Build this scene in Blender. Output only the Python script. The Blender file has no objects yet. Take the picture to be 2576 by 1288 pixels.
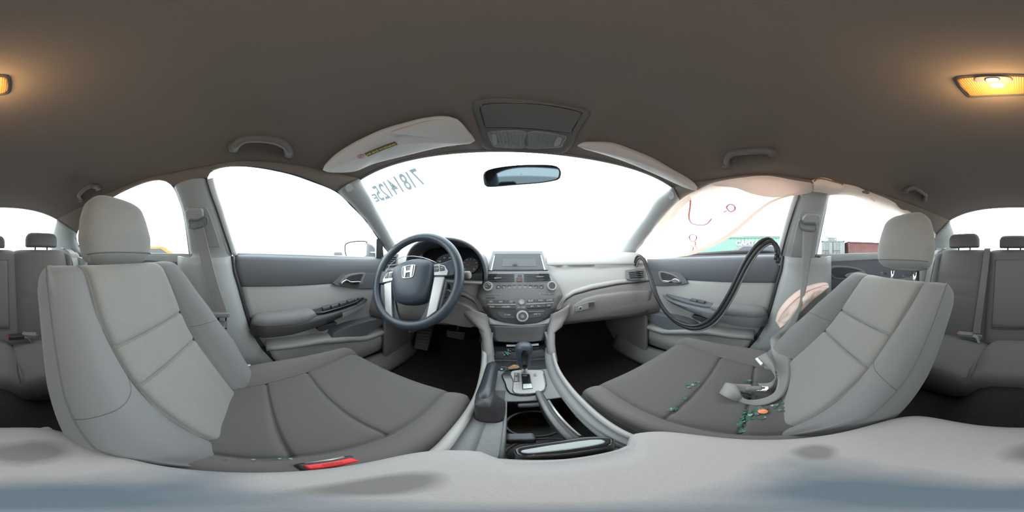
import bpy, bmesh, math, random
from mathutils import Vector as V, Matrix, noise
random.seed(7)
S = bpy.context.scene
COL = S.collection
PI = math.pi
# ------------------------------------------------------------------ camera, world, exposure
EYE = V((-0.05, 0.0, 1.0))          # camera above the console armrest; car axis x=0, forward +y, ground z=0
YAW = math.radians(1.0)
cd = bpy.data.cameras.new('camera'); co = bpy.data.objects.new('camera', cd); COL.objects.link(co)
cd.type = 'PANO'
try: cd.panorama_type = 'EQUIRECTANGULAR'
except Exception: pass
try: cd.cycles.panorama_type = 'EQUIRECTANGULAR'
except Exception: pass
cd.clip_start = 0.005; cd.clip_end = 500
co.location = EYE; co.rotation_euler = (PI/2, 0, -YAW)
S.camera = co
w = bpy.data.worlds.new('overcast'); S.world = w; w.use_nodes = True
wn = w.node_tree; bg = wn.nodes['Background']
tc = wn.nodes.new('ShaderNodeTexCoord'); sx = wn.nodes.new('ShaderNodeSeparateXYZ'); cr = wn.nodes.new('ShaderNodeValToRGB')
wn.links.new(tc.outputs['Generated'], sx.inputs[0]); wn.links.new(sx.outputs['Z'], cr.inputs[0]); wn.links.new(cr.outputs[0], bg.inputs[0])
cr.color_ramp.elements[0].position = 0.0; cr.color_ramp.elements[0].color = (0.96, 0.98, 1, 1)
cr.color_ramp.elements[1].position = 0.6; cr.color_ramp.elements[1].color = (0.88, 0.95, 1, 1)
bg.inputs[1].default_value = 6.0
S.view_settings.view_transform = 'Standard'; S.view_settings.look = 'None'
S.view_settings.exposure = 0.0; S.view_settings.gamma = 1.0
try: S.view_settings.use_curve_mapping = False
except Exception: pass
S.cycles.use_denoising = True
S.cycles.max_bounces = 10; S.cycles.diffuse_bounces = 6; S.cycles.transparent_max_bounces = 12
S.cycles.sample_clamp_indirect = 12.0
# ------------------------------------------------------------------ rays of the photograph (coordinates: z is relative to the eye while modelling)
def ray(px, py):
    a = (px-1288)*2*PI/2576 + YAW; e = (644-py)*PI/1288
    return V((math.sin(a)*math.cos(e), math.cos(a)*math.cos(e), math.sin(e)))
O = V((EYE.x, 0, 0))
def hit(px, py, f, lo=0.05, hi=6.0):
    d = ray(px, py); r0 = lo; st = 0.02; r = lo
    while r < hi:
        if f(O+d*r) > 0:
            a, b = r0, r
            for _ in range(24):
                m = (a+b)/2
                if f(O+d*m) > 0: b = m
                else: a = m
            return O+d*b
        r0 = r; r += st
    return O+d*hi
def hits(L, f): return [hit(x, y, f) for x, y in L]
def X(x): return lambda p: (p.x-x) if x > O.x else (x-p.x)
def Y(y): return lambda p: (p.y-y) if y > 0 else (y-p.y)
def Z(z): return lambda p: (p.z-z) if z > 0 else (z-p.z)
def lerp(T, v):
    if v <= T[0][0]: return T[0][1]
    for (a, fa), (b, fb) in zip(T, T[1:]):
        if v <= b: return fa+(fb-fa)*(v-a)/(b-a)
    return T[-1][1]
def roofz(x, y):
    zc = lerp([(-1.3,.345),(-1.17,.365),(-.8,.415),(-.4,.438),(0,.44),(.2,.425),(.35,.39),(.46,.35),(.6,.30)], y)
    ze = lerp([(-1.2,.29),(-.9,.30),(0,.315),(.36,.305)], y)
    xe = lerp([(-1.2,.50),(-.8,.53),(-.2,.545),(.2,.54),(.38,.525)], y)
    return zc-(zc-ze)*min(abs(x)/xe, 1.3)**3.2
def roof(off=0.0): return lambda p: p.z-(roofz(p.x, p.y)-off)
def side(off=0.0): return lambda p: abs(p.x)-(.72-off-.6*max(p.z, 0))
def yface(x, z):
    return lerp([(-.40,.74),(-.33,.70),(-.30,.69),(-.2,.715),(-.12,.745),(-.06,.775),(0,.815),(.02,.84),(.2,.9)], z)-.13*(abs(x)/.7)**2.2
def dash(off=0.0): return lambda p: p.y-(yface(p.x, p.z)-off)
def backy(z): return -1.17-(.36-z)*1.45
def backg(off=0.0): return lambda p: (backy(p.z)+off)-p.y
# ------------------------------------------------------------------ materials
M = {}
def mat(name, col, rough=.6, metal=0, nz=0, nscale=400, bump=0, bscale=None, spec=.5, stains=None, sheen=0, emit=None, estr=0, coat=0):
    m = bpy.data.materials.new(name); m.use_nodes = True; nt = m.node_tree; b = nt.nodes['Principled BSDF']
    b.inputs['Roughness'].default_value = rough; b.inputs['Metallic'].default_value = metal
    b.inputs['Specular IOR Level'].default_value = spec; b.inputs['Sheen Weight'].default_value = sheen
    b.inputs['Coat Weight'].default_value = coat
    c = (*col, 1); b.inputs['Base Color'].default_value = c
    t = nt.nodes.new('ShaderNodeTexCoord'); src = None
    if nz:
        n = nt.nodes.new('ShaderNodeTexNoise'); n.inputs['Scale'].default_value = nscale; n.inputs['Detail'].default_value = 3
        nt.links.new(t.outputs['Object'], n.inputs['Vector'])
        r = nt.nodes.new('ShaderNodeValToRGB')
        r.color_ramp.elements[0].position = .3; r.color_ramp.elements[1].position = .7
        r.color_ramp.elements[0].color = (*[v*(1-nz) for v in col], 1); r.color_ramp.elements[1].color = (*[v*(1+nz) for v in col], 1)
        nt.links.new(n.outputs[0], r.inputs[0]); src = r.outputs[0]
    if stains:
        sc, scol, lo, hi = stains
        n2 = nt.nodes.new('ShaderNodeTexNoise'); n2.inputs['Scale'].default_value = sc; n2.inputs['Detail'].default_value = 2
        nt.links.new(t.outputs['Object'], n2.inputs['Vector'])
        r2 = nt.nodes.new('ShaderNodeValToRGB'); r2.color_ramp.elements[0].position = lo; r2.color_ramp.elements[1].position = hi
        nt.links.new(n2.outputs[0], r2.inputs[0])
        mx = nt.nodes.new('ShaderNodeMixRGB'); nt.links.new(r2.outputs[0], mx.inputs[0])
        if src: nt.links.new(src, mx.inputs[1])
        else: mx.inputs[1].default_value = c
        mx.inputs[2].default_value = (*scol, 1); src = mx.outputs[0]
    if src: nt.links.new(src, b.inputs['Base Color'])
    if bump:
        n3 = nt.nodes.new('ShaderNodeTexNoise'); n3.inputs['Scale'].default_value = bscale or nscale; n3.inputs['Detail'].default_value = 4
        nt.links.new(t.outputs['Object'], n3.inputs['Vector'])
        bp = nt.nodes.new('ShaderNodeBump'); bp.inputs['Strength'].default_value = bump; bp.inputs['Distance'].default_value = .002
        nt.links.new(n3.outputs[0], bp.inputs['Height']); nt.links.new(bp.outputs[0], b.inputs['Normal'])
    if emit:
        b.inputs['Emission Color'].default_value = (*emit, 1); b.inputs['Emission Strength'].default_value = estr
    M[name] = m; return m
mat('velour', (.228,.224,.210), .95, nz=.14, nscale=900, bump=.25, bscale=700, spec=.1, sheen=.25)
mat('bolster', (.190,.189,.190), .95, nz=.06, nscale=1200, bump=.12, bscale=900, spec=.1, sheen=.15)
mat('cushion', (.118,.113,.107), .95, nz=.16, nscale=1000, bump=.25, bscale=700, spec=.1, sheen=.12)  # same cloth as velour; its lower light is put into a darker colour
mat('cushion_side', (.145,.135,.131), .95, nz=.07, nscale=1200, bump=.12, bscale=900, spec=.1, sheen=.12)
mat('seam', (.135,.132,.13), .9, spec=.1)
mat('headliner', (.205,.175,.155), .95, nz=.05, nscale=900, bump=.12, bscale=900, spec=.05)
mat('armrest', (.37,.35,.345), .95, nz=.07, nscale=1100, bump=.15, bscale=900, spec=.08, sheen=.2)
mat('trim_light', (.34,.342,.335), .55, nz=.03, nscale=600, bump=.06, bscale=1200)
mat('trim_pillar', (.325,.34,.338), .6, nz=.03, nscale=600, bump=.06, bscale=1200)
mat('trim_mid', (.20,.197,.19), .6, nz=.04, nscale=600, bump=.08, bscale=1200)
mat('trim_dark', (.12,.13,.143), .6, nz=.05, nscale=600, bump=.08, bscale=1200)
mat('trim_black', (.035,.035,.038), .5, nz=.08, nscale=500, bump=.05, bscale=900)
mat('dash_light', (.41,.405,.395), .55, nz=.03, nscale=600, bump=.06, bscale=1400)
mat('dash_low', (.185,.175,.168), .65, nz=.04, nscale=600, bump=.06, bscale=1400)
mat('stack', (.175,.18,.183), .45, nz=.03, nscale=800)
mat('stack_dark', (.06,.06,.063), .4, nz=.05, nscale=800)
mat('stack_light', (.36,.40,.40), .45, nz=.05)
mat('button', (.085,.088,.093), .4)
mat('gloss_black', (.012,.012,.014), .15, coat=.5)
mat('screen', (.028,.036,.045), .22)
mat('overhead', (.14,.132,.124), .6, nz=.04)
mat('carpet', (.028,.025,.0225), 1.0, nz=.5, nscale=600, bump=.6, bscale=400, spec=.05, stains=(60, (.04,.036,.03), .62, .72))
mat('grip_black', (.028,.033,.04), .35, nz=.05)
mat('rubber', (.022,.023,.026), .45, bump=.03, nscale=300)
mat('wheel_rim', (.036,.050,.068), .30, nz=.1, nscale=900, bump=.2, bscale=1500)
mat('wheel_hub', (.038,.052,.072), .42, nz=.06, nscale=900, bump=.15, bscale=1800)
mat('silver', (.40,.40,.395), .38, metal=.6)
mat('gate', (.27,.27,.27), .4, metal=.5)
mat('chrome', (.82,.83,.84), .12, metal=1)
mat('satin', (.48,.50,.495), .4, metal=.6)
mat('white_print', (.75,.75,.73), .6)
mat('red_print', (.55,.06,.05), .6)
mat('orange_print', (.75,.22,.05), .6)
mat('yellow_print', (.58,.52,.12), .6)
mat('label_dark', (.11,.10,.055), .6)
mat('belt', (.26,.262,.255), .75, nz=.1, nscale=900, bump=.2, bscale=1400, spec=.2, sheen=.1)
mat('belt_rear', (.15,.147,.142), .8, nz=.1, nscale=900, spec=.2)
mat('belt_plastic', (.17,.17,.17), .5)
mat('buckle_black', (.025,.025,.025), .45)
mat('red_button', (.78,.03,.035), .35)
mat('visor', (.62,.60,.585), .75, nz=.05, nscale=500, bump=.15, bscale=500)
mat('handle_grey', (.155,.148,.142), .55, nz=.03)
mat('lens_grey', (.23,.25,.26), .25, coat=.3, nz=.1, nscale=120)
mat('console_top', (.15,.16,.163), .5, nz=.12, nscale=300, bump=.04, bscale=900)
mat('rail', (.36,.355,.345), .5, nz=.03)
mat('leaf', (.28,.15,.06), .8, nz=.4, nscale=80)
mat('straw', (.42,.35,.24), .8)
mat('copper', (.75,.27,.12), .35, metal=.8, nz=.2, nscale=200)
mat('ground', (.42,.41,.39), 1, nz=.25, nscale=2, bump=.3, bscale=6)
mat('container_green', (.13,.25,.205), .6, nz=.1, nscale=2)
mat('container_dark', (.018,.06,.042), .6, nz=.15, nscale=2)
mat('container_white', (.15,.17,.165), .6, nz=.08, nscale=2, stains=(3, (.12,.06,.03), .66, .70))
mat('container_red', (.10,.035,.033), .65, nz=.15, nscale=2)
mat('rust', (.10,.04,.016), .9)
mat('car_grey', (.10,.105,.115), .3, coat=.5)
mat('car_pale', (.55,.55,.56), .3, coat=.5)
mat('car_orange', (.85,.15,.01), .4)
mat('car_glass', (.03,.035,.04), .08)
mat('tyre', (.02,.02,.02), .8)
def glassmat(name, tint):
    m = bpy.data.materials.new(name); m.use_nodes = True; nt = m.node_tree; nt.nodes.remove(nt.nodes['Principled BSDF'])
    out = nt.nodes['Material Output']; tr = nt.nodes.new('ShaderNodeBsdfTransparent'); gl = nt.nodes.new('ShaderNodeBsdfGlossy')
    mx = nt.nodes.new('ShaderNodeMixShader'); lw = nt.nodes.new('ShaderNodeLayerWeight'); lw.inputs[0].default_value = .5
    pw = nt.nodes.new('ShaderNodeMath'); pw.operation = 'POWER'; pw.inputs[1].default_value = 5
    ma = nt.nodes.new('ShaderNodeMath'); ma.operation = 'MULTIPLY_ADD'; ma.inputs[1].default_value = .5; ma.inputs[2].default_value = .03
    nt.links.new(lw.outputs['Facing'], pw.inputs[0]); nt.links.new(pw.outputs[0], ma.inputs[0]); nt.links.new(ma.outputs[0], mx.inputs[0])
    tr.inputs[0].default_value = (*tint, 1); gl.inputs['Roughness'].default_value = .02
    nt.links.new(tr.outputs[0], mx.inputs[1]); nt.links.new(gl.outputs[0], mx.inputs[2])
    nt.links.new(mx.outputs[0], out.inputs[0]); M[name] = m; return m
glassmat('glass', (.90,.94,.93))
mat('mirror', (.80,.84,.86), .03, metal=1)
mat('mirror_dim', (.085,.115,.13), .04, metal=1)
mat('door_paint', (.72,.75,.78), .4)
def shardmat():
    m = bpy.data.materials.new('shard'); m.use_nodes = True; b = m.node_tree.nodes['Principled BSDF']
    b.inputs['Base Color'].default_value = (.16,.33,.27,1); b.inputs['Roughness'].default_value = .04
    b.inputs['Transmission Weight'].default_value = .55; b.inputs['IOR'].default_value = 1.5; M['shard'] = m
shardmat()
def clothmat():
    m = bpy.data.materials.new('airbag'); m.use_nodes = True; nt = m.node_tree; nt.nodes.remove(nt.nodes['Principled BSDF'])
    out = nt.nodes['Material Output']; df = nt.nodes.new('ShaderNodeBsdfDiffuse'); tl = nt.nodes.new('ShaderNodeBsdfTranslucent'); mx = nt.nodes.new('ShaderNodeMixShader')
    t = nt.nodes.new('ShaderNodeTexCoord'); n = nt.nodes.new('ShaderNodeTexNoise'); n.inputs['Scale'].default_value = 9
    nt.links.new(t.outputs['Object'], n.inputs['Vector']); r = nt.nodes.new('ShaderNodeValToRGB')
    r.color_ramp.elements[0].color = (.88,.72,.62,1); r.color_ramp.elements[1].color = (.93,.84,.78,1)
    nt.links.new(n.outputs[0], r.inputs[0]); nt.links.new(r.outputs[0], df.inputs[0]); nt.links.new(r.outputs[0], tl.inputs[0])
    mx.inputs[0].default_value = .30
    nt.links.new(df.outputs[0], mx.inputs[1]); nt.links.new(tl.outputs[0], mx.inputs[2]); nt.links.new(mx.outputs[0], out.inputs[0]); M['airbag'] = m
clothmat()
def seammat():
    m = M['airbag'].copy(); m.name = 'airbag_seam'; nt = m.node_tree
    for n in nt.nodes:
        if n.type == 'VALTORGB':
            n.color_ramp.elements[0].color = (.80,.44,.46,1); n.color_ramp.elements[1].color = (.84,.50,.52,1)
        if n.type == 'MIX_SHADER': n.inputs[0].default_value = .4
    M['airbag_seam'] = m
seammat()
def markermat():
    m = bpy.data.materials.new('marker_paint'); m.use_nodes = True; nt = m.node_tree; nt.nodes.remove(nt.nodes['Principled BSDF'])
    out = nt.nodes['Material Output']; df = nt.nodes.new('ShaderNodeBsdfDiffuse'); tl = nt.nodes.new('ShaderNodeBsdfTranslucent'); mx = nt.nodes.new('ShaderNodeMixShader')
    df.inputs[0].default_value = (.3,.36,.37,1); tl.inputs[0].default_value = (.105,.135,.14,1); mx.inputs[0].default_value = .75
    nt.links.new(df.outputs[0], mx.inputs[1]); nt.links.new(tl.outputs[0], mx.inputs[2]); nt.links.new(mx.outputs[0], out.inputs[0]); M['marker_paint'] = m
markermat()
def lensmat():
    m = bpy.data.materials.new('amber_lens'); m.use_nodes = True; nt = m.node_tree; b = nt.nodes['Principled BSDF']
    b.inputs['Base Color'].default_value = (.42,.20,.065,1); b.inputs['Roughness'].default_value = .3
    t = nt.nodes.new('ShaderNodeTexCoord'); wv = nt.nodes.new('ShaderNodeTexWave'); wv.inputs['Scale'].default_value = 90
    nt.links.new(t.outputs['Object'], wv.inputs['Vector']); bp = nt.nodes.new('ShaderNodeBump'); bp.inputs['Strength'].default_value = .4; bp.inputs['Distance'].default_value = .001
    nt.links.new(wv.outputs[0], bp.inputs['Height']); nt.links.new(bp.outputs[0], b.inputs['Normal'])
    b.inputs['Emission Color'].default_value = (1,.5,.12,1); b.inputs['Emission Strength'].default_value = .06
    M['amber_lens'] = m
lensmat()
mat('bulb', (1,.8,.4), .3, emit=(1,.72,.28), estr=9)
def armrest_shadow_patches():
    """camera stand shadows and a blurred blue patch painted into the armrest cloth, each with a place and shape of its own"""
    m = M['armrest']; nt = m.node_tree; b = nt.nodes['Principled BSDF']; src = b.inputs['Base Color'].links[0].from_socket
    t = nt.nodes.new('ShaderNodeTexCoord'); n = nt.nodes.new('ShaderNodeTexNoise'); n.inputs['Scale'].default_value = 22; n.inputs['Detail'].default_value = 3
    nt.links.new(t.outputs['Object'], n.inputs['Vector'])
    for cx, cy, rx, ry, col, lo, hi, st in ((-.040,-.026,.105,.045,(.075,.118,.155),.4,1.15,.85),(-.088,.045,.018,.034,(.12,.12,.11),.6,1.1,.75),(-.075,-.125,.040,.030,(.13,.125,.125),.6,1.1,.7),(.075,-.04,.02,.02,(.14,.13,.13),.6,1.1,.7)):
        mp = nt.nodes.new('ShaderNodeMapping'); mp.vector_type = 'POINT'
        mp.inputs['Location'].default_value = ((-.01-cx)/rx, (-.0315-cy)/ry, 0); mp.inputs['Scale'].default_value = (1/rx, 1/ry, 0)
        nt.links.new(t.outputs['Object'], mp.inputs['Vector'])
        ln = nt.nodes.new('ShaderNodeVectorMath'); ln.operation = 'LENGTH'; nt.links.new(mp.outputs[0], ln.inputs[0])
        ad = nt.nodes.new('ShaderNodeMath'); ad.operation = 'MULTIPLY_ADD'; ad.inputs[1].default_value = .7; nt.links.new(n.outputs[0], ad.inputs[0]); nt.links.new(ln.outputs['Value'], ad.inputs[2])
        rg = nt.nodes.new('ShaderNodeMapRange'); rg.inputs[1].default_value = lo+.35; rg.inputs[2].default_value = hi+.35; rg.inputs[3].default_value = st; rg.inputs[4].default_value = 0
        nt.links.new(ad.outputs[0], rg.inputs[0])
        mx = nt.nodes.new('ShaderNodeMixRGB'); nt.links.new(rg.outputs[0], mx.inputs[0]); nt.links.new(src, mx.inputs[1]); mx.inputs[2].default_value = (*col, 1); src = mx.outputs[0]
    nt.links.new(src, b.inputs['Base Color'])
armrest_shadow_patches()  # shadow of the camera stand and blue blur, painted into the cloth colour
# ------------------------------------------------------------------ mesh helpers
def thing(name, label, cat, group=None):
    o = bpy.data.objects.new(name, None); COL.objects.link(o); o.empty_display_size = .05
    o['label'] = label; o['category'] = cat
    if group: o['group'] = group
    return o
def struct(o, label):
    o['kind'] = 'structure'; o['label'] = label; return o
def sroot(name, label):
    o = bpy.data.objects.new(name, None); COL.objects.link(o); o.empty_display_size = .05
    return struct(o, label)
def tag(o, label, cat, group=None):
    o['label'] = label; o['category'] = cat
    if group: o['group'] = group
    return o
def mk(name, vs, fs, m, parent=None, smooth=True, sharp=None):
    me = bpy.data.meshes.new(name); me.from_pydata([tuple(v) for v in vs], [], fs)
    bm = bmesh.new(); bm.from_mesh(me); bmesh.ops.recalc_face_normals(bm, faces=bm.faces); bm.to_mesh(me); bm.free()
    me.materials.append(M[m] if isinstance(m, str) else m)
    if smooth:
        me.polygons.foreach_set('use_smooth', [True]*len(me.polygons))
        if sharp: me.set_sharp_from_angle(angle=math.radians(sharp))
    o = bpy.data.objects.new(name, me); COL.objects.link(o)
    if parent: o.parent = parent
    return o
def solid(o, t, off=0):
    md = o.modifiers.new('thick', 'SOLIDIFY'); md.thickness = t; md.offset = off; return o
def bev(o, wd, seg=2):
    md = o.modifiers.new('bev', 'BEVEL'); md.width = wd; md.segments = seg; md.limit_method = 'ANGLE'; md.angle_limit = math.radians(35)
    o.modifiers.new('wn', 'WEIGHTED_NORMAL'); return o
def sub(o, n=1):
    md = o.modifiers.new('sub', 'SUBSURF'); md.levels = n; md.render_levels = n; return o
def crv(P, n, closed=False):
    P = [V(p) for p in P]
    if closed: Q = [P[-1]]+P+[P[0], P[1]]
    else: Q = [P[0]*2-P[1]]+P+[P[-1]*2-P[-2]]
    out = []; k = len(Q)-3
    fine = []
    for i in range(k):
        a, b, c, d = Q[i:i+4]
        for j in range(12):
            t = j/12; fine.append(.5*((2*b)+(c-a)*t+(2*a-5*b+4*c-d)*t*t+(3*b-a-3*c+d)*t**3))
    fine.append(Q[-2].copy())
    L = [0]
    for a, b in zip(fine, fine[1:]): L.append(L[-1]+(b-a).length)
    cnt = n if closed else n-1
    j = 0
    for i in range(n):
        s = L[-1]*i/cnt
        while j < len(L)-2 and L[j+1] < s: j += 1
        t = (s-L[j])/max(L[j+1]-L[j], 1e-9); out.append(fine[j].lerp(fine[j+1], min(max(t, 0), 1)))
    return out
def pol(P, n):
    P = [V(p) for p in P]; L = [0]
    for a, b in zip(P, P[1:]): L.append(L[-1]+(b-a).length)
    out = []; j = 0
    for i in range(n):
        s = L[-1]*i/(n-1)
        while j < len(L)-2 and L[j+1] < s: j += 1
        out.append(P[j].lerp(P[j+1], min(max((s-L[j])/max(L[j+1]-L[j], 1e-9), 0), 1)))
    return out
def grid(name, rows, m, parent=None, closed=False, caps=False, thick=0, sharp=None):
    nu = len(rows[0]); vs = [p for r in rows for p in r]; fs = []
    for i in range(len(rows)-1):
        for j in range(nu if closed else nu-1):
            k = (j+1) % nu; fs.append((i*nu+j, i*nu+k, (i+1)*nu+k, (i+1)*nu+j))
    if caps: fs += [tuple(range(nu)), tuple(range((len(rows)-1)*nu, len(rows)*nu))]
    o = mk(name, vs, fs, m, parent, sharp=sharp)
    if thick: solid(o, thick)
    return o
def strip(name, A, B, m, parent=None, n=24, k=8, bulge=0, toward=None, thick=.01):
    A = pol(A, n); B = pol(B, n); rows = []
    for a, b in zip(A, B):
        r = []
        for j in range(k+1):
            t = j/k; p = a.lerp(b, t)
            if bulge:
                c = (toward if toward is not None else V((0, p.y*.7, p.z)))-p; p = p+c.normalized()*bulge*(4*t*(1-t))**.6
            r.append(p)
        rows.append(r)
    return grid(name, rows, m, parent, thick=thick)
def frames(path, closed=False, up=V((0,0,1))):
    n = len(path); out = []
    for i in range(n):
        a = path[i-1] if (i > 0 or closed) else path[i]; b = path[(i+1) % n] if (i < n-1 or closed) else path[i]
        t = (b-a).normalized(); s = t.cross(up)
        if s.length < 1e-4: s = t.cross(V((1,0,0)))
        s.normalize(); out.append((t, s, s.cross(t).normalized()))
    return out
def sweep(name, path, sec, m, parent=None, closed=False, up=V((0,0,1)), sharp=None, scale=None, ups=None):
    rows = []
    fr = frames(path, closed, up)
    for i, p in enumerate(path):
        t, s, u = fr[i]
        if ups: u = (ups[i]-t*ups[i].dot(t)).normalized(); s = t.cross(u)
        q = scale[i] if scale else 1
        rows.append([p+s*(a*q)+u*(b*q) for a, b in sec])
    if closed: rows.append(rows[0][:])
    return grid(name, rows, m, parent, closed=True, caps=not closed, sharp=sharp)
def circ(r, n=10, q=1.0): return [(r*math.cos(2*PI*i/n), r*q*math.sin(2*PI*i/n)) for i in range(n)]
def rect(wd, h): return [(-wd/2,-h/2),(wd/2,-h/2),(wd/2,h/2),(-wd/2,h/2)]
def tube(name, path, r, m, parent=None, closed=False, n=10, q=1.0, up=V((0,0,1)), scale=None):
    return sweep(name, path, circ(r, n, q), m, parent, closed, up, scale=scale)
def slab(name, P, nrm, t, m, parent=None, b=.002, seg=2, sink=.004):
    nrm = V(nrm).normalized(); n = len(P)
    vs = [V(p)-nrm*sink for p in P]+[V(p)+nrm*t for p in P]
    fs = [tuple(range(n))[::-1], tuple(range(n, 2*n))]+[(i, (i+1) % n, n+(i+1) % n, n+i) for i in range(n)]
    o = mk(name, vs, fs, m, parent, smooth=bool(b))
    if b: bev(o, b, seg)
    return o
def pslab(name, L, f, t, m, parent=None, nrm=None, b=.0015, smooth=0, sink=.004, seg=2):
    P = hits(L, f)
    if smooth: P = crv(P, smooth, closed=True)
    if nrm is None:
        c = sum(P, V())/len(P); nrm = V()
        for i in range(len(P)): nrm += (P[i]-c).cross(P[(i+1) % len(P)]-c)
        nrm.normalize()
        if nrm.dot(O-c) < 0: nrm = -nrm
    return slab(name, P, nrm, t, m, parent, b, seg, sink)
def rbox(name, c, size, m, parent=None, R=None, b=.004, seg=3, taper=None):
    vs = []
    for dz in (-.5,.5):
        for dx, dy in ((-.5,-.5),(.5,-.5),(.5,.5),(-.5,.5)):
            k = taper if (taper and dz > 0) else 1
            p = V((dx*size[0]*k, dy*size[1]*k, dz*size[2]))
            vs.append(V(c)+(R @ p if R else p))
    fs = [(3,2,1,0),(4,5,6,7),(0,1,5,4),(1,2,6,5),(2,3,7,6),(3,0,4,7)]
    o = mk(name, vs, fs, m, parent)
    if b: bev(o, b, seg)
    return o
def axes(z, xh=V((1,0,0))):
    z = V(z).normalized(); x = (V(xh)-z*V(xh).dot(z)).normalized(); y = z.cross(x)
    return Matrix((x, y, z)).transposed()
def lathe(name, prof, c, axis, m, parent=None, n=24, sharp=40):
    R = axes(axis, V((1,0,0)) if abs(V(axis).normalized().x) < .9 else V((0,1,0)))
    rows = [[V(c)+R @ V((r*math.cos(2*PI*i/n), r*math.sin(2*PI*i/n), h)) for i in range(n)] for r, h in prof]
    return grid(name, rows, m, parent, closed=True, caps=True, sharp=sharp)
def blob(name, c, size, m, parent=None, R=None, e=2.6, nu=20, nv=12):
    rows = []
    sg = lambda v, p: math.copysign(abs(v)**p, v)
    for i in range(nv+1):
        a = -PI/2+PI*i/nv; r = []
        for j in range(nu):
            t = 2*PI*j/nu
            p = V((size[0]/2*sg(math.cos(a), 2/e)*sg(math.cos(t), 2/e), size[1]/2*sg(math.cos(a), 2/e)*sg(math.sin(t), 2/e), size[2]/2*sg(math.sin(a), 2/e)))
            r.append(V(c)+(R @ p if R else p))
        rows.append(r)
    return grid(name, rows, m, parent, closed=True)
def text(name, body, c, xd, yd, size, m, parent=None, ext=.0003, mirror=False, bold=0):
    cu = bpy.data.curves.new(name, 'FONT'); cu.body = body; cu.size = size; cu.align_x = 'CENTER'; cu.align_y = 'CENTER'; cu.extrude = ext; cu.offset = bold
    o = bpy.data.objects.new(name+'_src', cu); COL.objects.link(o)
    me = bpy.data.meshes.new_from_object(o); bpy.data.objects.remove(o)
    xd = V(xd).normalized(); yd = (V(yd)-xd*V(yd).dot(xd)).normalized(); zd = xd.cross(yd)
    if mirror: xd = -xd
    for v in me.vertices:
        p = v.co; v.co = V(c)+xd*p.x+yd*p.y+zd*p.z
    me.name = name; me.materials.clear(); me.materials.append(M[m])
    q = bpy.data.objects.new(name, me); COL.objects.link(q)
    if parent: q.parent = parent
    return q
# ================================================================== SHELL
RIDGES = [crv(hits(L, roof(0)), 40) for L in ([(1195,352),(1165,290),(1120,215),(1060,165),(980,135),(900,118)], [(1478,350),(1500,300),(1545,250),(1600,212),(1660,185)])]
def ridge(x, y):
    z = 0
    for R in RIDGES:
        d, k = min(((p.x-x)**2+(p.y-y)**2, i) for i, p in enumerate(R))
        z = max(z, .018*math.exp(-d/.0007)*(1-.8*k/39))
    return z
def headliner():
    rows = []
    for i in range(91):
        s = i/90; r = []
        for j in range(101):
            u = -1+2*j/100
            u = math.copysign(1-(1-abs(u))**1.4, u)
            yf = .46-.10*abs(u)**2.2
            y = yf*(1-s)+(-1.17)*s
            xe = lerp([(-1.2,.50),(-.8,.53),(-.2,.545),(.2,.54),(.38,.525)], y)
            k = ridge(u*xe, y) if y > .0 and 0 < i and abs(u) < .9 else 0
            r.append(V((u*xe, y, roofz(u*xe, y)-k)))
        rows.append(r)
    o = grid('ceiling', rows, 'headliner'); struct(o, 'brown grey fabric headliner over the cabin')
    # body skin over it keeps the sky out
    rows2 = [[p+V((p.x*.06, 0, .035)) for p in r] for r in rows]
    q = grid('outer_skin', rows2, 'car_grey', o)
    # header rail beading along the windshield edge
    tube('edge_bead', crv([p+V((0,.004,0)) for p in rows[0]], 40), .006, 'trim_mid', o, n=6)
    tube('edge_bead', crv([p for p in rows[-1]], 40), .008, 'trim_pillar', o, n=6)
    return rows
ROOF = headliner()
FRONT_L = ROOF[0][0]; FRONT_R = ROOF[0][-1]
EDGE_L = [r[0] for r in ROOF]; EDGE_R = [r[-1] for r in ROOF]
sd = side(0)
# window openings (front arch runs from B pillar top to the mirror base)
ARCH_L = hits([(518,452),(528,430),(560,418),(605,415),(650,419),(695,427),(740,438),(785,454),(848,481)], sd)
ARCHA_L = hits([(848,481),(884,515),(920,553),(947,591),(968,622)], sd)+[V((-.72,.80,-.02))]
AIN_L = hits([(900,447),(930,500),(960,555),(985,600),(1003,630)], side(.015))
AIN_L = [FRONT_L]+AIN_L[1:]+[V((-.70,.98,-.03))]
ARCH_R = hits([(2012,490),(2005,470),(1975,455),(1930,447),(1880,448),(1830,455),(1780,470),(1745,485),(1710,502)], sd)
ARCHA_R = hits([(1710,502),(1675,542),(1630,594),(1597,634)], sd)+[V((.72,.84,-.02))]
AIN_R = hits([(1682,465),(1651,503),(1625,545),(1595,584),(1562,632)], side(.015))
AIN_R = [FRONT_R]+AIN_R[1:]+[V((.70,1.02,-.03))]
RTOP_L = hits([(440,472),(425,456),(400,450),(370,455),(330,470),(290,490),(240,522),(210,552),(193,585)], sd)
RTOP_R = hits([(2085,488),(2100,484),(2150,488),(2200,502),(2250,522),(2300,550),(2330,575),(2344,600)], sd)
REAR_L = hits([(193,585),(191,600),(198,620),(210,640)], sd)
REAR_R = hits([(2344,600),(2345,615),(2335,640)], sd)
BF_L = hits([(518,452),(530,490),(543,525),(558,570),(582,640)], sd)
BR_L = hits([(440,472),(452,500),(464,540),(472,590),(478,640)], sd)
BF_R = hits([(2012,490),(1995,540),(1980,590),(1965,645)], sd)
BR_R = hits([(2085,488),(2075,530),(2065,580),(2052,645)], sd)
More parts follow.
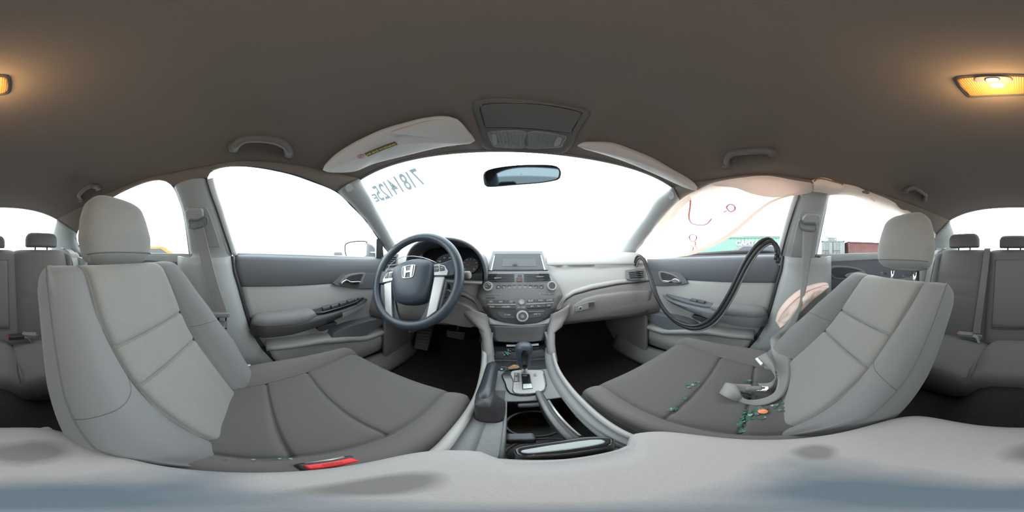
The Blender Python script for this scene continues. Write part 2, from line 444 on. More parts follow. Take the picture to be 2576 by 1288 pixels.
def shell_side(s, ARCH, ARCHA, AIN, RTOP, REAR, BF, BR, EDGE, nm):
    c = 'driver' if s < 0 else 'passenger'
    r = sroot('trim_'+nm, 'grey pillar trims and roof rail on the %s side' % c)
    # roof rail between headliner edge and window tops
    outer = ARCH[::-1]+RTOP
    strip('roof_rail', EDGE, outer, 'headliner', r, n=60, bulge=.012, thick=.01)
    strip('front_pillar', AIN, ARCHA, 'trim_pillar', r, n=30, bulge=.022, thick=.01)
    q = hits([(868,470),(880,462),(888,474),(876,483)] if s < 0 else [(1682,487),(1692,482),(1696,496),(1686,502)], side(.035))
    slab('airbag_badge', crv(q, 16, True), V((-s,-.5,.2)), .002, 'trim_pillar', r, b=.001)
    mid = strip('centre_pillar', BF+[V((s*.70,-.082,-.035))], BR+[V((s*.70,-.30,-.035))], 'trim_pillar', r, n=20, bulge=.03, thick=.01)
    tube('window_seal', crv(ARCHA[::-1]+ARCH[::-1][1:]+BF[1:], 70), .006, 'rubber', r, n=6)
    tube('window_seal', crv(BR[::-1]+RTOP[1:]+REAR[1:], 60), .006, 'rubber', r, n=6)
    # bright door frame edge beside the front seal of the centre pillar
    fr = [p+V((-s*.006,.016,0)) for p in BF]
    tube('door_frame_edge', crv(fr, 24), .012, 'door_paint', r, n=8)
    tube('pillar_edge', crv([p+V((-s*.012,-.010,0)) for p in BF], 24), .006, 'trim_pillar', r, n=8)
    # rear pillar
    top = EDGE[-1]
    A = REAR+[V((s*.70,-1.25,-.05))]; B = [top, V((s*.53,-1.36,.19)), V((s*.57,-1.55,.06)), V((s*.60,-1.62,-.05))]
    strip('rear_pillar', A, B, 'trim_pillar', r, n=16, bulge=.03, thick=.01)
    # lower centre pillar and sill
    Fz = [(.0,-.085),(-.06,-.078),(-.12,-.060),(-.30,-.012),(-.42,.045),(-.51,.11),(-.56,.17)]
    A = [V((s*.69, y, z)) for z, y in Fz]; B = [V((s*.66,-.30,z)) for z in (0,-.1,-.2,-.35,-.5,-.6,-.66)]
    strip('lower_pillar', A, B, 'trim_pillar', r, n=20, bulge=.03, thick=.012, toward=V((0,-.2,-.2)))
    sl = [V((s*.69,.10,-.50)), V((s*.69,.3,-.585)), V((s*.68,.6,-.60)), V((s*.66,.9,-.58))]
    si = [V((s*.60,.05,-.70)), V((s*.60,.3,-.70)), V((s*.60,.6,-.70)), V((s*.60,.9,-.70))]
    strip('sill_plate', sl, si, 'trim_mid', r, n=16, bulge=.02, thick=.01, toward=V((0,.3,0)))
    sl = [V((s*.69,.10,-.50)), V((s*.68,-.3,-.60)), V((s*.68,-1.2,-.62))]
    si = [V((s*.60,.05,-.70)), V((s*.60,-.3,-.72)), V((s*.60,-1.2,-.72))]
    strip('sill_plate', sl, si, 'trim_dark', r, n=16, thick=.02)
    tube('door_seal', crv([V((s*.688, y+.004, z)) for z, y in Fz]+[V((s*.69,.3,-.595)), V((s*.69,.6,-.61))], 40), .009, 'rubber', r, n=8)
    slab('pillar_split', [V((s*.672,-.095,-.055)), V((s*.64,-.20,-.055)), V((s*.64,-.20,-.06)), V((s*.672,-.095,-.06))], V((-s,0,0)), .001, 'trim_dark', r, b=0)
    return r
TR_L = shell_side(-1, ARCH_L, ARCHA_L, AIN_L, RTOP_L, REAR_L, BF_L, BR_L, EDGE_L, 'left')
TR_R = shell_side(1, ARCH_R, ARCHA_R, AIN_R, RTOP_R, REAR_R, BF_R, BR_R, EDGE_R, 'right')
# ---- glass
def fan(name, edge, m, parent=None):
    n = len(edge); c = sum(edge, V())/n
    return mk(name, edge+[c], [(i, (i+1) % n, n) for i in range(n)], m, parent)
def windshield():
    A = pol(AIN_L, 14); B = pol(AIN_R, 14); rows = []
    for i, (a, b) in enumerate(zip(A, B)):
        t = i/13; bow = .10*(1-t)+.24*t; zz = .04*(1-t)+.02*t; r = []
        for j in range(25):
            u = j/24; p = a.lerp(b, u); q = 1-(2*u-1)**2
            r.append(p+V((0, bow*q, zz*q)))
        rows.append(r)
    o = grid('window_1', rows, 'glass'); struct(o, 'windshield of clear glass above the dashboard')
    tube('black_border', crv([p+V((0,-.006,0)) for p in A], 30), .006, 'rubber', o, n=6)
    tube('black_border', crv([p+V((0,-.006,0)) for p in B], 30), .006, 'rubber', o, n=6)
    return o, rows
WS, WSR = windshield()
o = fan('window_2', [p*1.0+V((-.012,0,0)) for p in ARCHA_L[::-1]+ARCH_L[::-1][1:]+BF_L[1:]], 'glass'); struct(o, 'closed clear window of the driver door')
o = fan('window_3', [p+V((-.012,0,0)) for p in BR_L[::-1]+RTOP_L[1:]+REAR_L[1:]], 'glass'); struct(o, 'clear window of the rear door behind the driver')
o = fan('window_4', [p+V((.012,0,0)) for p in BR_R[::-1]+RTOP_R[1:]+REAR_R[1:]], 'glass'); struct(o, 'clear window of the rear door behind the passenger')
for s, T, nm in ((-1, REAR_L, 3), (1, REAR_R, 4)):
    pass
rows = []
for i in range(8):
    t = i/7; y = -1.17-.45*t; z = .0
    a = V((-.50-.10*t, -1.17-.45*t, .29-.34*t)); b = V((.50+.10*t, a.y, a.z)); r = []
    for j in range(17):
        u = j/16; q = 1-(2*u-1)**2; p = a.lerp(b, u); r.append(p+V((0, -.10*q*t, (.075*(1-t)+.02*t)*q)))
    rows.append(r)
o = grid('window_5', rows, 'glass'); struct(o, 'sloping clear back window behind the rear seat')
# ---- parcel shelf, floor, bulkheads
o = slab('trim_parcel_shelf', [V((-.62,-1.17,.0)), V((.62,-1.17,.0)), V((.62,-1.75,.01)), V((-.62,-1.75,.01))], V((0,0,1)), .02, 'trim_mid', b=.005); struct(o, 'grey shelf under the back window')
rows = []
for y, z in [(-1.52,-.70),(-.9,-.72),(-.5,-.72),(0,-.72),(.5,-.72),(.85,-.70),(1.02,-.55),(1.12,-.35),(1.18,-.1)]:
    r = []
    for j in range(33):
        x = -.74+1.48*j/32
        tun = .16*math.exp(-(x/.14)**4)
        r.append(V((x, y, z+(tun if y < .9 else 0))))
    rows.append(r)
FLOOR = grid('floor', rows, 'carpet'); struct(FLOOR, 'dark brown carpet floor with a raised tunnel'); solid(FLOOR, .03, 1)
o = slab('wall_rear', [V((-.76,-1.50,.0)), V((.76,-1.50,.0)), V((.76,-1.48,-.75)), V((-.76,-1.48,-.75))], V((0,1,0)), .02, 'trim_black', b=0); struct(o, 'dark panel behind the rear bench')
o = slab('wall_front', [V((-.80,1.28,.0)), V((.80,1.28,.0)), V((.80,1.22,-.75)), V((-.80,1.22,-.75))], V((0,-1,0)), .02, 'trim_black', b=0); struct(o, 'dark firewall beyond the dashboard')
for s in (-1, 1):
    P = [(.62,-.36),(.62,-.70),(1.1,-.70),(1.2,-.2),(1.0,-.2)]
    o = slab('trim_%d' % (3 if s < 0 else 4), [V((s*.66, y, z)) for y, z in P], V((-s,0,0)), .02, 'trim_mid', b=.008); struct(o, 'grey kick panel beside the %s footwell' % ('driver' if s < 0 else 'passenger'))
# ================================================================== DOORS
def door_front(s):
    n = 1 if s < 0 else 2; who = 'driver' if s < 0 else 'passenger'
    r = sroot('door_%d' % n, 'grey %s door with armrest and silver inside handle' % who)
    Fz = [(-.60,.19),(-.51,.115),(-.42,.050),(-.30,-.007),(-.12,-.055),(-.06,-.073),(.01,-.080)]
    yr = lambda z: lerp(Fz, z)
    belt = lambda y: -.002-.03*max(y, 0)
    # lower panel, swelling towards the pocket
    rows = []
    for i in range(25):
        t = i/24; r2 = []
        for j in range(33):
            u = j/32; z0 = -.125-.475*t; y = yr(z0)*(1-u)+.88*u; z = z0
            x = .712-.012*math.sin(PI*min(t*2.2, 1))-.05*math.exp(-((t-.80)/.16)**2)*(1-.3*u)
            r2.append(V((s*x, y, z)))
        rows.append(r2)
    grid('lower_panel', rows, 'trim_light' , r, thick=.006)
    rows = []
    for i in range(13):
        t = i/12; r2 = []
        for j in range(33):
            u = j/32; y0 = yr(-.06)*(1-u)+.86*u; z = (belt(y0)+.006)*(1-t)+(-.128-.004*u)*t
            y = yr(min(z, .01))*(1-u)+.86*u
            x = .715-.020*math.sin(PI*min(.12+t*.88, 1))**.7-(.0 if t > .08 else -.012)
            r2.append(V((s*x, y, z)))
        rows.append(r2)
    grid('upper_panel', rows, 'trim_dark', r, thick=.008)
    # belt cap and outer skin
    strip('belt_cap', [V((s*.715, yr(0), .004)), V((s*.715,.30,belt(.3)+.005)), V((s*.715,.86,belt(.86)+.004))], [V((s*.78, yr(0), -.01)), V((s*.78,.30,belt(.3)-.01)), V((s*.78,.86,belt(.86)-.01))], 'trim_dark', r, n=12, bulge=.004, toward=V((s*.72,.3,2)))
    tube('belt_seal', [V((s*.722, yr(0)+.003, .008)), V((s*.722,.3,belt(.3)+.009)), V((s*.722,.85,belt(.85)+.008))], .006, 'trim_pillar' if s < 0 else 'trim_black', r, n=8)
    slab('outer_skin', [V((s*.80,-.12,-.02)), V((s*.80,1.3,-.06)), V((s*.80,1.3,-.78)), V((s*.80,.1,-.78)), V((s*.80,-.1,-.3))], V((s,0,0)), .01, 'car_grey', r, b=0)
    slab('under_skin', [V((s*.56,-.3,-.76)), V((s*.81,-.3,-.76)), V((s*.81,1.3,-.76)), V((s*.56,1.3,-.76))], V((0,0,1)), .01, 'trim_black', r, b=0)
    f = X(s*.694)
    # handle surround swoosh, recess and lever
    c6 = lambda L: [(560+x/2.2217, 380+y/2.2217) for x, y in L]
    if s < 0:
        sw = c6([(632,752),(640,715),(690,670),(760,652),(858,642),(862,760)]); bz = c6([(658,748),(676,706),(720,686),(796,680),(790,705),(764,750)]); lv = c6([(660,744),(690,716),(712,728),(768,728),(762,748)])
        inn = c6([(684,738),(696,708),(730,694),(784,688),(776,706),(758,738)])
    else:
        c3 = lambda L: [(1560+x/2.8617, 430+y/2.8617) for x, y in L]
        sw = c3([(165,690),(300,685),(400,715),(455,760),(470,815),(200,812)]); bz = c3([(278,726),(350,732),(412,762),(436,808),(312,806)]); lv = c3([(308,786),(360,790),(400,772),(432,804),(315,803)])
        inn = c3([(292,734),(345,740),(402,765),(422,798),(318,796)])
    pslab('handle_surround', sw, X(s*.697), .004, 'trim_dark', r, b=.003, smooth=28)
    h = pslab('handle_bezel', bz, X(s*.692), .005, 'trim_mid', r, b=.002, smooth=24)
    pslab('recess', inn, X(s*.687), .0012, 'trim_black', h, b=0, smooth=20)
    pslab('handle_lever', lv, X(s*.685), .007, 'chrome', r, b=.003, smooth=20)
    if s < 0: lathe('lock_mark', [(.004,0),(.004,.002)], hit(867, 700, X(-.684)), V((1,0,0)), 'red_print', h, n=10)
    # armrest: body band, pad, switch panel, pull pocket
    def sec(y, xo, zt, h, xi=.70):
        return [V((s*xi,y,zt+.012)), V((s*(xo+.03),y,zt+.008)), V((s*(xo+.008),y,zt)), V((s*xo,y,zt-.012)), V((s*(xo+.006),y,zt-h)), V((s*(xo+.03),y,zt-h-.012)), V((s*xi,y,zt-h-.02))]
    st = [(-.012,.672,-.266,.05),(.003,.640,-.264,.056),(.04,.622,-.262,.058),(.14,.618,-.258,.052),(.23,.622,-.25,.044),(.32,.634,-.244,.036),(.42,.650,-.236,.026),(.50,.670,-.228,.018),(.54,.693,-.222,.012)]
    fine = []
    ys = [a[0] for a in st]
    for i in range(49):
        y = -.012+.552*i/48; fine.append(sec(y, *[lerp([(a[0], a[k]) for a in st], y) for k in (1,2,3)]))
    grid('armrest_band', fine, 'trim_black' if s < 0 else 'trim_dark', r, caps=True, sharp=50)
    rows = []
    for i in range(25):
        t = i/24; y = -.006+.252*t; e = (1-abs(2*t-1)**6)**.5 if 0 < t < 1 else .05
        xo = lerp([(a[0], a[1]) for a in st], y)+.002; zt = lerp([(a[0], a[2]) for a in st], y)
        r2 = []
        for j in range(13):
            u = j/12; x = xo+(.702-xo)*u if True else 0
            if t > .8: x = max(x, xo+(t-.8)*.10*(1-u))
            hgt = .032*(1-abs(2*u-1)**4)**.5*e+.006*u
            r2.append(V((s*x, y, zt-.004+hgt)))
        rows.append(r2)
    grid('armrest_pad', rows, 'bolster', r, thick=.004)
    # switch panel
    P = [(.235,.645),(.27,.640),(.36,.646),(.46,.662),(.515,.688),(.40,.694),(.27,.694),(.25,.694)]
    zt = lambda y: lerp([(a[0], a[2]) for a in st], y)
    sp = slab('switch_panel', [V((s*x, y, zt(y)+.008)) for y, x in P], V((0,0,1)), .008, 'gloss_black' if s < 0 else 'trim_dark', r, b=.003)
    sw = [(.295,.667),(.335,.668)]+([(.380,.673),(.425,.678)] if s < 0 else [])
    for y, x in sw:
        rbox('window_switch', (s*x, y, zt(y)+.022), (.022,.034,.012), 'button', sp, b=.003, R=Matrix.Rotation(.15,3,'X'))
    if s < 0:
        for y, x in ((.455,.679),(.478,.684)):
            lathe('mirror_knob', [(.007,0),(.007,.008),(.005,.010)], (s*x,y,zt(y)+.014), (0,0,1), 'button', sp, n=12)
    else:
        for y in (.29,.33): rbox('lock_switch', (s*.680, y, zt(y)+.02), (.012,.02,.008), 'button', sp, b=.002)
    # bright strip at the tip of the armrest of the driver door
    if s < 0: slab('trim_strip', [V((s*lerp([(a[0],a[1]) for a in st], y)-s*.0025, y, zt(y)-.014+dz)) for y, dz in ((.36,0),(.50,0),(.50,-.012),(.36,-.02))], V((1,0,0)), .001, 'satin', r, b=0)
    f2 = lambda p: abs(p.x)-.66
    # pull pocket under the band and map pocket
    mp = [(.32,-.375),(.35,-.348),(.45,-.336),(.60,-.345),(.635,-.368),(.60,-.395),(.47,-.42),(.35,-.408)]
    slab('map_pocket', crv([V((s*.664, y, z)) for y, z in mp], 36, True), V((-s,0,-.1)), .004, 'trim_dark', r, b=.003, sink=.05)
    pp = [(.25,-.303),(.335,-.296),(.328,-.312),(.265,-.328)]
    slab('pull_cup', crv([V((s*.650, y, z)) for y, z in pp], 16, True), V((-s,0,0)), .003, 'trim_black', r, b=.002, sink=.04)
    rows = []
    for i in range(17):
        t = i/16; y = .05+.62*t; z = lerp([(0,-.385),(.35,-.38),(.55,-.405),(.75,-.44),(1,-.44)], t)
        rows.append([V((s*(.70), y, z+.02)), V((s*(.655), y, z+.012)), V((s*(.645), y, z)), V((s*.66, y, z-.02)), V((s*.70, y, z-.03))])
    grid('pocket_lip', rows, 'trim_light', r, caps=True)
    return r
D_L = door_front(-1); D_R = door_front(1)
def door_rear(s):
    n = 3 if s < 0 else 4; who = 'driver' if s < 0 else 'passenger'
    r = sroot('door_%d' % n, 'grey rear door panel behind the %s seat' % who)
    ys = (-.26,-1.22)
    def panel(name, z0, z1, x, m, t=.01):
        slab(name, [V((s*x,ys[0],z0)), V((s*x,ys[1],z0+.03)), V((s*x,ys[1],z1+.03)), V((s*x,ys[0],z1))], V((-s,0,0)), t, m, r, b=.006)
    panel('belt_cap', .004,-.032,.700,'trim_pillar',.012); panel('upper_panel',-.02,-.17,.704,'trim_dark'); panel('lower_panel',-.165,-.62,.712,'trim_light',.008)
    q = lambda P: [V((s*.690, y, z)) for y, z in P]
    h = slab('handle_bezel', crv(q([(-.31,-.055),(-.40,-.052),(-.50,-.075),(-.52,-.115),(-.34,-.115)]), 24, True), V((-s,0,0)), .006, 'trim_mid', r, b=.002)
    slab('recess', crv([V((s*.683, p.y, p.z)) for p in q([(-.32,-.062),(-.40,-.06),(-.49,-.08),(-.50,-.108),(-.345,-.108)])], 24, True), V((-s,0,0)), .0015, 'trim_black', h, b=0)
    slab('handle_lever', crv([V((s*.680, y, z)) for y, z in [(-.40,-.092),(-.50,-.085),(-.51,-.112),(-.40,-.112)]], 16, True), V((-s,0,0)), .006, 'trim_mid', r, b=.002)
    rbox('armrest', (s*.68,-.62,-.26), (.07,.40,.05), 'bolster', r, b=.015)
    slab('outer_skin', [V((s*.80,-.12,-.02)), V((s*.80,-1.7,-.0)), V((s*.80,-1.7,-.78)), V((s*.80,-.0,-.78))], V((s,0,0)), .01, 'car_grey', r, b=0)
    strip('belt_top', [V((s*.69,-.24,.004)), V((s*.69,-1.25,.034))], [V((s*.80,-.24,-.02)), V((s*.80,-1.25,.0))], 'trim_pillar', r, n=6)
    slab('quarter_panel', [V((s*.66,-.98,-.02)), V((s*.64,-1.30,.03)), V((s*.62,-1.62,-.02)), V((s*.64,-1.3,-.66)), V((s*.66,-.98,-.66))], V((-s,0,0)), .02, 'trim_pillar', r, b=.01)
    slab('rear_wheel_arch', [V((s*.76,-1.2,.0)), V((s*.60,-1.7,.0)), V((s*.60,-1.7,-.7)), V((s*.76,-1.2,-.7))], V((-s,.3,0)), .02, 'trim_black', r, b=0)
    return r
door_rear(-1); door_rear(1)
# ================================================================== DASHBOARD
c1 = lambda L: [(900+x/3.68, 560+y/3.68) for x, y in L]
c2 = lambda L: [(1190+x/6.442, 620+y/6.442) for x, y in L]
c3 = lambda L: [(1100+x/3.22, 800+y/3.22) for x, y in L]
cw = lambda L: [(930+x/4.954, 570+y/4.954) for x, y in L]
ztrim = lambda x: lerp([(0,-.27),(.15,-.262),(.178,-.25),(.20,-.210),(.25,-.186),(.345,-.168),(.487,-.152),(.59,-.149),(.75,-.145)], abs(x))
DASH = thing('dashboard', 'grey car dashboard with gauge hood, centre screen, air vents and glove box', 'dashboard')
def dash_build():
    up, lo = [], []
    for j in range(61):
        x = -.735+1.47*j/60; a = abs(x)/.7
        yb = 1.24-.24*a**2; yf = yface(x, .018)
        zt = ztrim(x)
        P = [V((x, yb, -.015)), V((x, (yb+yf)/2+.03, .012)), V((x, yf+.10, .020)), V((x, yf+.05, .021)), V((x, yf+.02, .019)), V((x, yface(x,.01), .010))]
        for i in range(1, 15):
            z = .010+(zt-.010)*i/14; P.append(V((x, yface(x, z)+(.012 if z < -.052 else 0), z)))
        up.append(P)
        zb = lerp([(0,-.33),(.16,-.33),(.3,-.325),(.55,-.335),(.74,-.345)], abs(x))
        Q = []
        for i in range(10):
            z = zt+(zb-zt)*i/9; Q.append(V((x, yface(x, z)+.012+.012*math.sin(PI*i/9)*-1, z)))
        Q += [V((x, yface(x, zb)+.035, zb-.014)), V((x, yface(x, zb)+.10, zb-.01)), V((x, 1.15, zb+.04))]
        lo.append(Q)
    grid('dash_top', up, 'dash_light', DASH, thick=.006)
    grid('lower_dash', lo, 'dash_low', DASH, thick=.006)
    # padded upper edge ends in a crease on the passenger side
    for x0, x1 in ((.135,.735), (-.735,-.52)):
        rows = []
        for j in range(25):
            x = x0+(x1-x0)*j/24; rows.append([V((x, yface(x, z)-.004-o, z)) for z, o in ((.016,-.004),(.008,.002),(-.01,.004),(-.03,.004),(-.042,.003),(-.049,-.002),(-.051,-.012))])
        grid('top_pad', rows, 'dash_light', DASH)
    # silver trim bands with a dark line below
    for sgn in (1, -1):
        rows, rows2 = [], []
        for j in range(41):
            x = sgn*(.165+.565*j/40); zt = ztrim(x); h = lerp([(.165,.006),(.2,.020),(.34,.026),(.73,.022)], abs(x))
            rows.append([V((x, yface(x, zt+dz)+.012-o, zt+dz)) for dz, o in ((h,.001),(h*.8,.009),(h*.4,.011),(.002,.008),(0,-.002))])
            rows2.append([V((x, yface(x, zt+dz)+.012-o, zt+dz)) for dz, o in ((.001,.004),(-.003,.005),(-.010,.004),(-.011,-.004))])
        grid('trim_strip', rows, 'rail', DASH); grid('trim_dark_line', rows2, 'trim_black', DASH)
dash_build()
df = dash
# glove box
gb = thing('glove_box', 'grey glove box lid with round lock below the silver trim of the dashboard', 'glove box')
f = df(-.006)
L = [(1443,765),(1465,752),(1500,742),(1560,734),(1612,730),(1640,728)]; B = [(1418,812),(1440,810),(1480,806),(1530,800),(1580,795),(1628,786)]
strip('lid', hits(L, f), hits(B, f), 'dash_low', gb, n=18, k=8, bulge=.012, toward=V((.2,0,0)), thick=.008)
tube('lid_gap', crv(hits([(1441,764),(1440,780),(1432,798),(1416,813)], df(-.002)), 14), .0022, 'trim_black', gb, n=6)
h = pslab('latch_recess', c1([(2012,770),(2130,735),(2195,728),(2200,770),(2130,800),(2015,828)]), df(.010), .003, 'trim_mid', gb, b=.002)
pslab('latch_opening', c1([(2135,742),(2190,735),(2192,768),(2138,788)]), df(.014), .001, 'trim_black', h, b=0)
lathe('lock', [(.011,0),(.011,.004),(.008,.005),(.0075,.003),(0,.003)], hit(*c1([(2060,795)])[0], df(.013)), V((0,-1,.2)), 'satin', gb, n=16)
lathe('key_slot', [(.0065,0),(.0065,.0015)], hit(*c1([(2060,795)])[0], df(.0165)), V((0,-1,.2)), 'trim_black', h, n=12)
# side vents
def vent(px_quad, n, f, par, nm='side_vent'):
    P = hits(px_quad, f); c = sum(P, V())/4; nr = ((P[1]-P[0]).cross(P[3]-P[0])).normalized()
    if nr.dot(O-c) < 0: nr = -nr
    fr = slab(nm, P, nr, .001, 'gloss_black', par, b=0, sink=.012)
    for i in range(n):
        t = (i+.5)/n; a = P[0].lerp(P[3], t); b = P[1].lerp(P[2], t); up = (P[0]-P[3]).normalized()
        hh = (P[0]-P[3]).length/n*.22
        slab('slat', [a+up*hh+nr*.001, b+up*hh+nr*.001, b-up*hh+nr*.006, a-up*hh+nr*.006], nr, .002, 'trim_dark', fr, b=0)
    return fr, P, nr
sv = pslab('vent_bezel', [(1573,680),(1600,676),(1622,674),(1625,705),(1600,707),(1576,703)], df(.006), .004, 'stack', DASH, b=.002)
vent([(1582,683),(1618,679),(1619,698),(1584,700)], 4, df(.011), DASH)
pslab('vent_wheel', [(1588,702),(1612,700),(1612,705),(1588,706)], df(.011), .003, 'button', DASH, b=.001)
pslab('vent_bezel', [(968,640),(1003,640),(1000,668),(964,672)], df(.006), .004, 'trim_dark', DASH, b=.002)
vent([(972,644),(998,644),(996,662),(970,666)], 4, df(.011), DASH)
# gauge hood
def hood():
    rows = []
    C = -.345
    for i in range(14):
        t = i/13; y = .635+.36*t; wd = .197-.02*t; top = .074-.055*t; zb = -.105+.09*t; r = []
        for j in range(29):
            a = PI*(1-j/28); ca, sa = math.cos(a), math.sin(a)
            r.append(V((C+wd*math.copysign(abs(ca)**.8, ca), y+.05*(1-sa)*(1-t), zb+(top-zb)*sa**.75)))
        rows.append(r)
    grid('gauge_hood', rows, 'trim_dark', DASH, thick=.01)
    tube('hood_rim', crv(rows[0], 40), .007, 'trim_dark', DASH, n=8)
    cl = slab('gauge_cluster', [V((C-.18,.692,-.115)), V((C+.18,.692,-.115)), V((C+.185,.74,-.03)), V((C+.12,.780,.04)), V((C-.12,.780,.04)), V((C-.185,.74,-.03))], V((0,-.87,.49)), .004, 'gloss_black', DASH, b=.004, sink=.01)
    slab('cluster_shelf', [V((C-.185,.645,-.112)), V((C+.185,.645,-.112)), V((C+.18,.70,-.112)), V((C-.18,.70,-.112))], V((0,0,1)), .004, 'trim_mid', DASH, b=.002)
    for dx, rr in ((0,.062),(.118,.040),(-.118,.040)):
        n = V((0,-.87,.49)); c = V((C+dx, .728, -.045))+n*.004
        lathe('gauge_dial', [(rr,0),(rr,.003),(rr*.93,.004),(rr*.92,.0015),(0,.0015)], c, n, 'stack_dark', cl, n=36)
        R = axes(n)
        for k in range(25 if dx == 0 else 9):
            a = PI*(1.25-1.5*k/(24 if dx == 0 else 8)); d = R @ V((math.cos(a), math.sin(a), 0)); tx = R @ V((-math.sin(a), math.cos(a), 0))
            L = .010 if k % 2 == 0 else .006; p = c+n.normalized()*.005
            slab('tick', [p+d*(rr*.88)+tx*.0007, p+d*(rr*.88)-tx*.0007, p+d*(rr*.88-L)-tx*.0007, p+d*(rr*.88-L)+tx*.0007], n, .0005, 'white_print', cl, b=0, sink=0)
        for k, tx_ in enumerate(('20','40','60','80','100','120') if dx == 0 else ()):
            a = PI*(1.1-1.2*k/5); d = R @ V((math.cos(a), math.sin(a), 0))
            text('numeral', tx_, c+n.normalized()*.006+d*(rr*.62), R @ V((1,0,0)), R @ V((0,1,0)), .012, 'white_print', cl)
        a = PI*1.25 if dx == 0 else PI*1.05; d = R @ V((math.cos(a), math.sin(a), 0)); q = R @ V((-math.sin(a), math.cos(a), 0)); p = c+n.normalized()*.006
        slab('needle', [p+q*.0015, p-q*.0015, p+d*rr*.8], n, .001, 'red_print', cl, b=0, sink=0)
hood()
# screen under its own hood
sb = pslab('screen_bezel', c2([(318,82),(1122,82),(1218,392),(248,398)]), df(.012), .006, 'stack', DASH, b=.003, sink=.03)
pslab('screen', c2([(352,120),(1092,118),(1150,372),(318,380)]), df(.019), .0015, 'screen', sb, b=.001)
pslab('display_panel', c2([(480,205),(1010,205),(1025,322),(470,325)]), df(.021), .0008, 'gloss_black', sb, b=0)
for q in ([(342,150),(356,150),(306,390),(284,390)], [(1090,150),(1104,150),(1172,380),(1150,380)]): pslab('bezel_edge', c2(q), df(.021), .002, 'satin', sb, b=0)
# centre stack
A = c2([(240,412),(160,530),(90,680),(50,830),(110,900),(150,975)]); Bq = c2([(1222,408),(1325,540),(1410,680),(1455,805),(1395,895),(1350,975)])
STK = thing('center_stack', 'grey centre stack with vents, climate knobs and radio buttons in the dashboard', 'radio')
fs = df(.010)
strip('faceplate', hits(A, fs), hits(Bq, fs), 'stack', STK, n=30, k=10, thick=.014)
A2 = c2([(150,975),(190,1050),(260,1125),(420,1215),(620,1245)]); B2 = c2([(1350,975),(1325,1040),(1270,1115),(1090,1215),(900,1245)])
strip('lower_faceplate', hits(A2, fs), hits(B2, fs), 'stack_dark', STK, n=16, k=10, thick=.014)
fb = df(.018)
vb = pslab('vent_surround', c2([(232,420),(1228,415),(1318,555),(1240,575),(800,585),(690,585),(210,580),(168,575)]), df(.015), .003, 'stack', STK, b=.003)
for Q, tab in (([(250,440),(668,440),(670,572),(222,568)], [(345,508),(450,508),(470,522),(340,530)]), ([(822,440),(1222,436),(1260,552),(826,572)], [(1025,486),(1145,486),(1145,502),(1025,505)])):
    fr, P, nr = vent(c2(Q), 5, df(.019), STK, 'centre_vent')
    pslab('vent_tab', c2(tab), df(.028), .004, 'stack', fr, b=.001)
hz = pslab('hazard_panel', c2([(682,440),(815,440),(820,582),(680,582)]), df(.019), .003, 'stack', STK, b=.002)
pslab('hazard_button', c2([(702,505),(798,505),(800,572),(702,572)]), df(.022), .003, 'button', hz, b=.001)
tri = hits(c2([(748,522),(772,558),(724,558)]), df(.0258)); ct = sum(tri, V())/3
mk('hazard_triangle', tri+[ct+(p-ct)*.55 for p in tri], [(0,1,4,3),(1,2,5,4),(2,0,3,5)], 'red_print', hz, smooth=False)
pslab('sensor', c2([(722,452),(790,452),(792,496),(720,496)]), df(.022), .002, 'button', hz, b=.001)
fn = V((0,-1,.30)).normalized()
def knob(name, px, r, ln, m, face, par, ring='satin'):
    c = hit(*c2([px])[0], df(.012))
    k = lathe(name, [(r*1.02,0),(r,.004),(r*.97,ln*.8),(r*.9,ln),(r*.70,ln+.0005),(r*.66,ln-.002),(0,ln-.002)], c, fn, m, par, n=32)
    lathe('knob_face', [(r*.64,0),(r*.64,.001),(0,.0012)], c+fn*(ln-.0018), fn, face, k, n=28)
    return k, c+fn*(ln+.0002)
k, p = knob('fan_knob', (248,650), .0225, .022, 'satin', 'button', STK)
for i in range(5):
    a = PI*(.85-.17*i); q = p+V((1,0,0))*.010*math.cos(a)+V((0,.3,1)).normalized()*.010*math.sin(a); rbox('fan_mark', q-fn*.0005, (.002+.0007*i,.001,.002+.0005*i), 'white_print', k, b=0)
text('lettering', 'OFF', p+V((-.007,0,-.002)), (1,0,0), (0,.3,1), .006, 'white_print', k)
k, p = knob('temperature_knob', (1262,645), .0225, .022, 'satin', 'button', STK)
for i in range(6):
    a = PI*(.25-.12*i); q = p+V((1,0,0))*.0115*math.cos(a)+V((0,.3,1)).normalized()*.0115*math.sin(a); rbox('heat_mark', q-fn*.0005, (.002,.001,.003), 'red_print', k, b=0)
xd = V((1,0,0)); yd = V((0,.30,1)).normalized()
def icon(px, kind, par):
    c = hit(*c2([px])[0], df(.0255)); e = .0008
    B = lambda dx, dz, w_, h_, rot=0: rbox('icon', c+xd*dx+yd*dz, (w_,.0008,h_), 'white_print', par, R=Matrix.Rotation(rot,3,'Y'), b=0)
    if kind == 0: B(0,0,.011,.0022); B(0,.002,.006,.002)
    elif kind == 1: B(-.003,.0015,.004,.0015); B(.003,.0015,.004,.0015); B(0,-.001,.0015,.005)
    elif kind == 2: B(0,.001,.0022,.0045,.5); B(.002,-.002,.005,.0012)
    elif kind == 3: B(0,.002,.009,.001,.2); B(0,-.001,.009,.001,-.2); B(0,.0005,.001,.005)
    else: B(0,.001,.008,.0012); B(0,-.0015,.008,.0012)
cx = [368,456,546,630,712,800,888,975,1062,1148]
cs = hits(c2([(360,615),(1152,610),(1155,692),(350,700)]), df(.017))
cb = slab('climate_panel', cs, fn, .001, 'stack_dark', STK, b=.001)
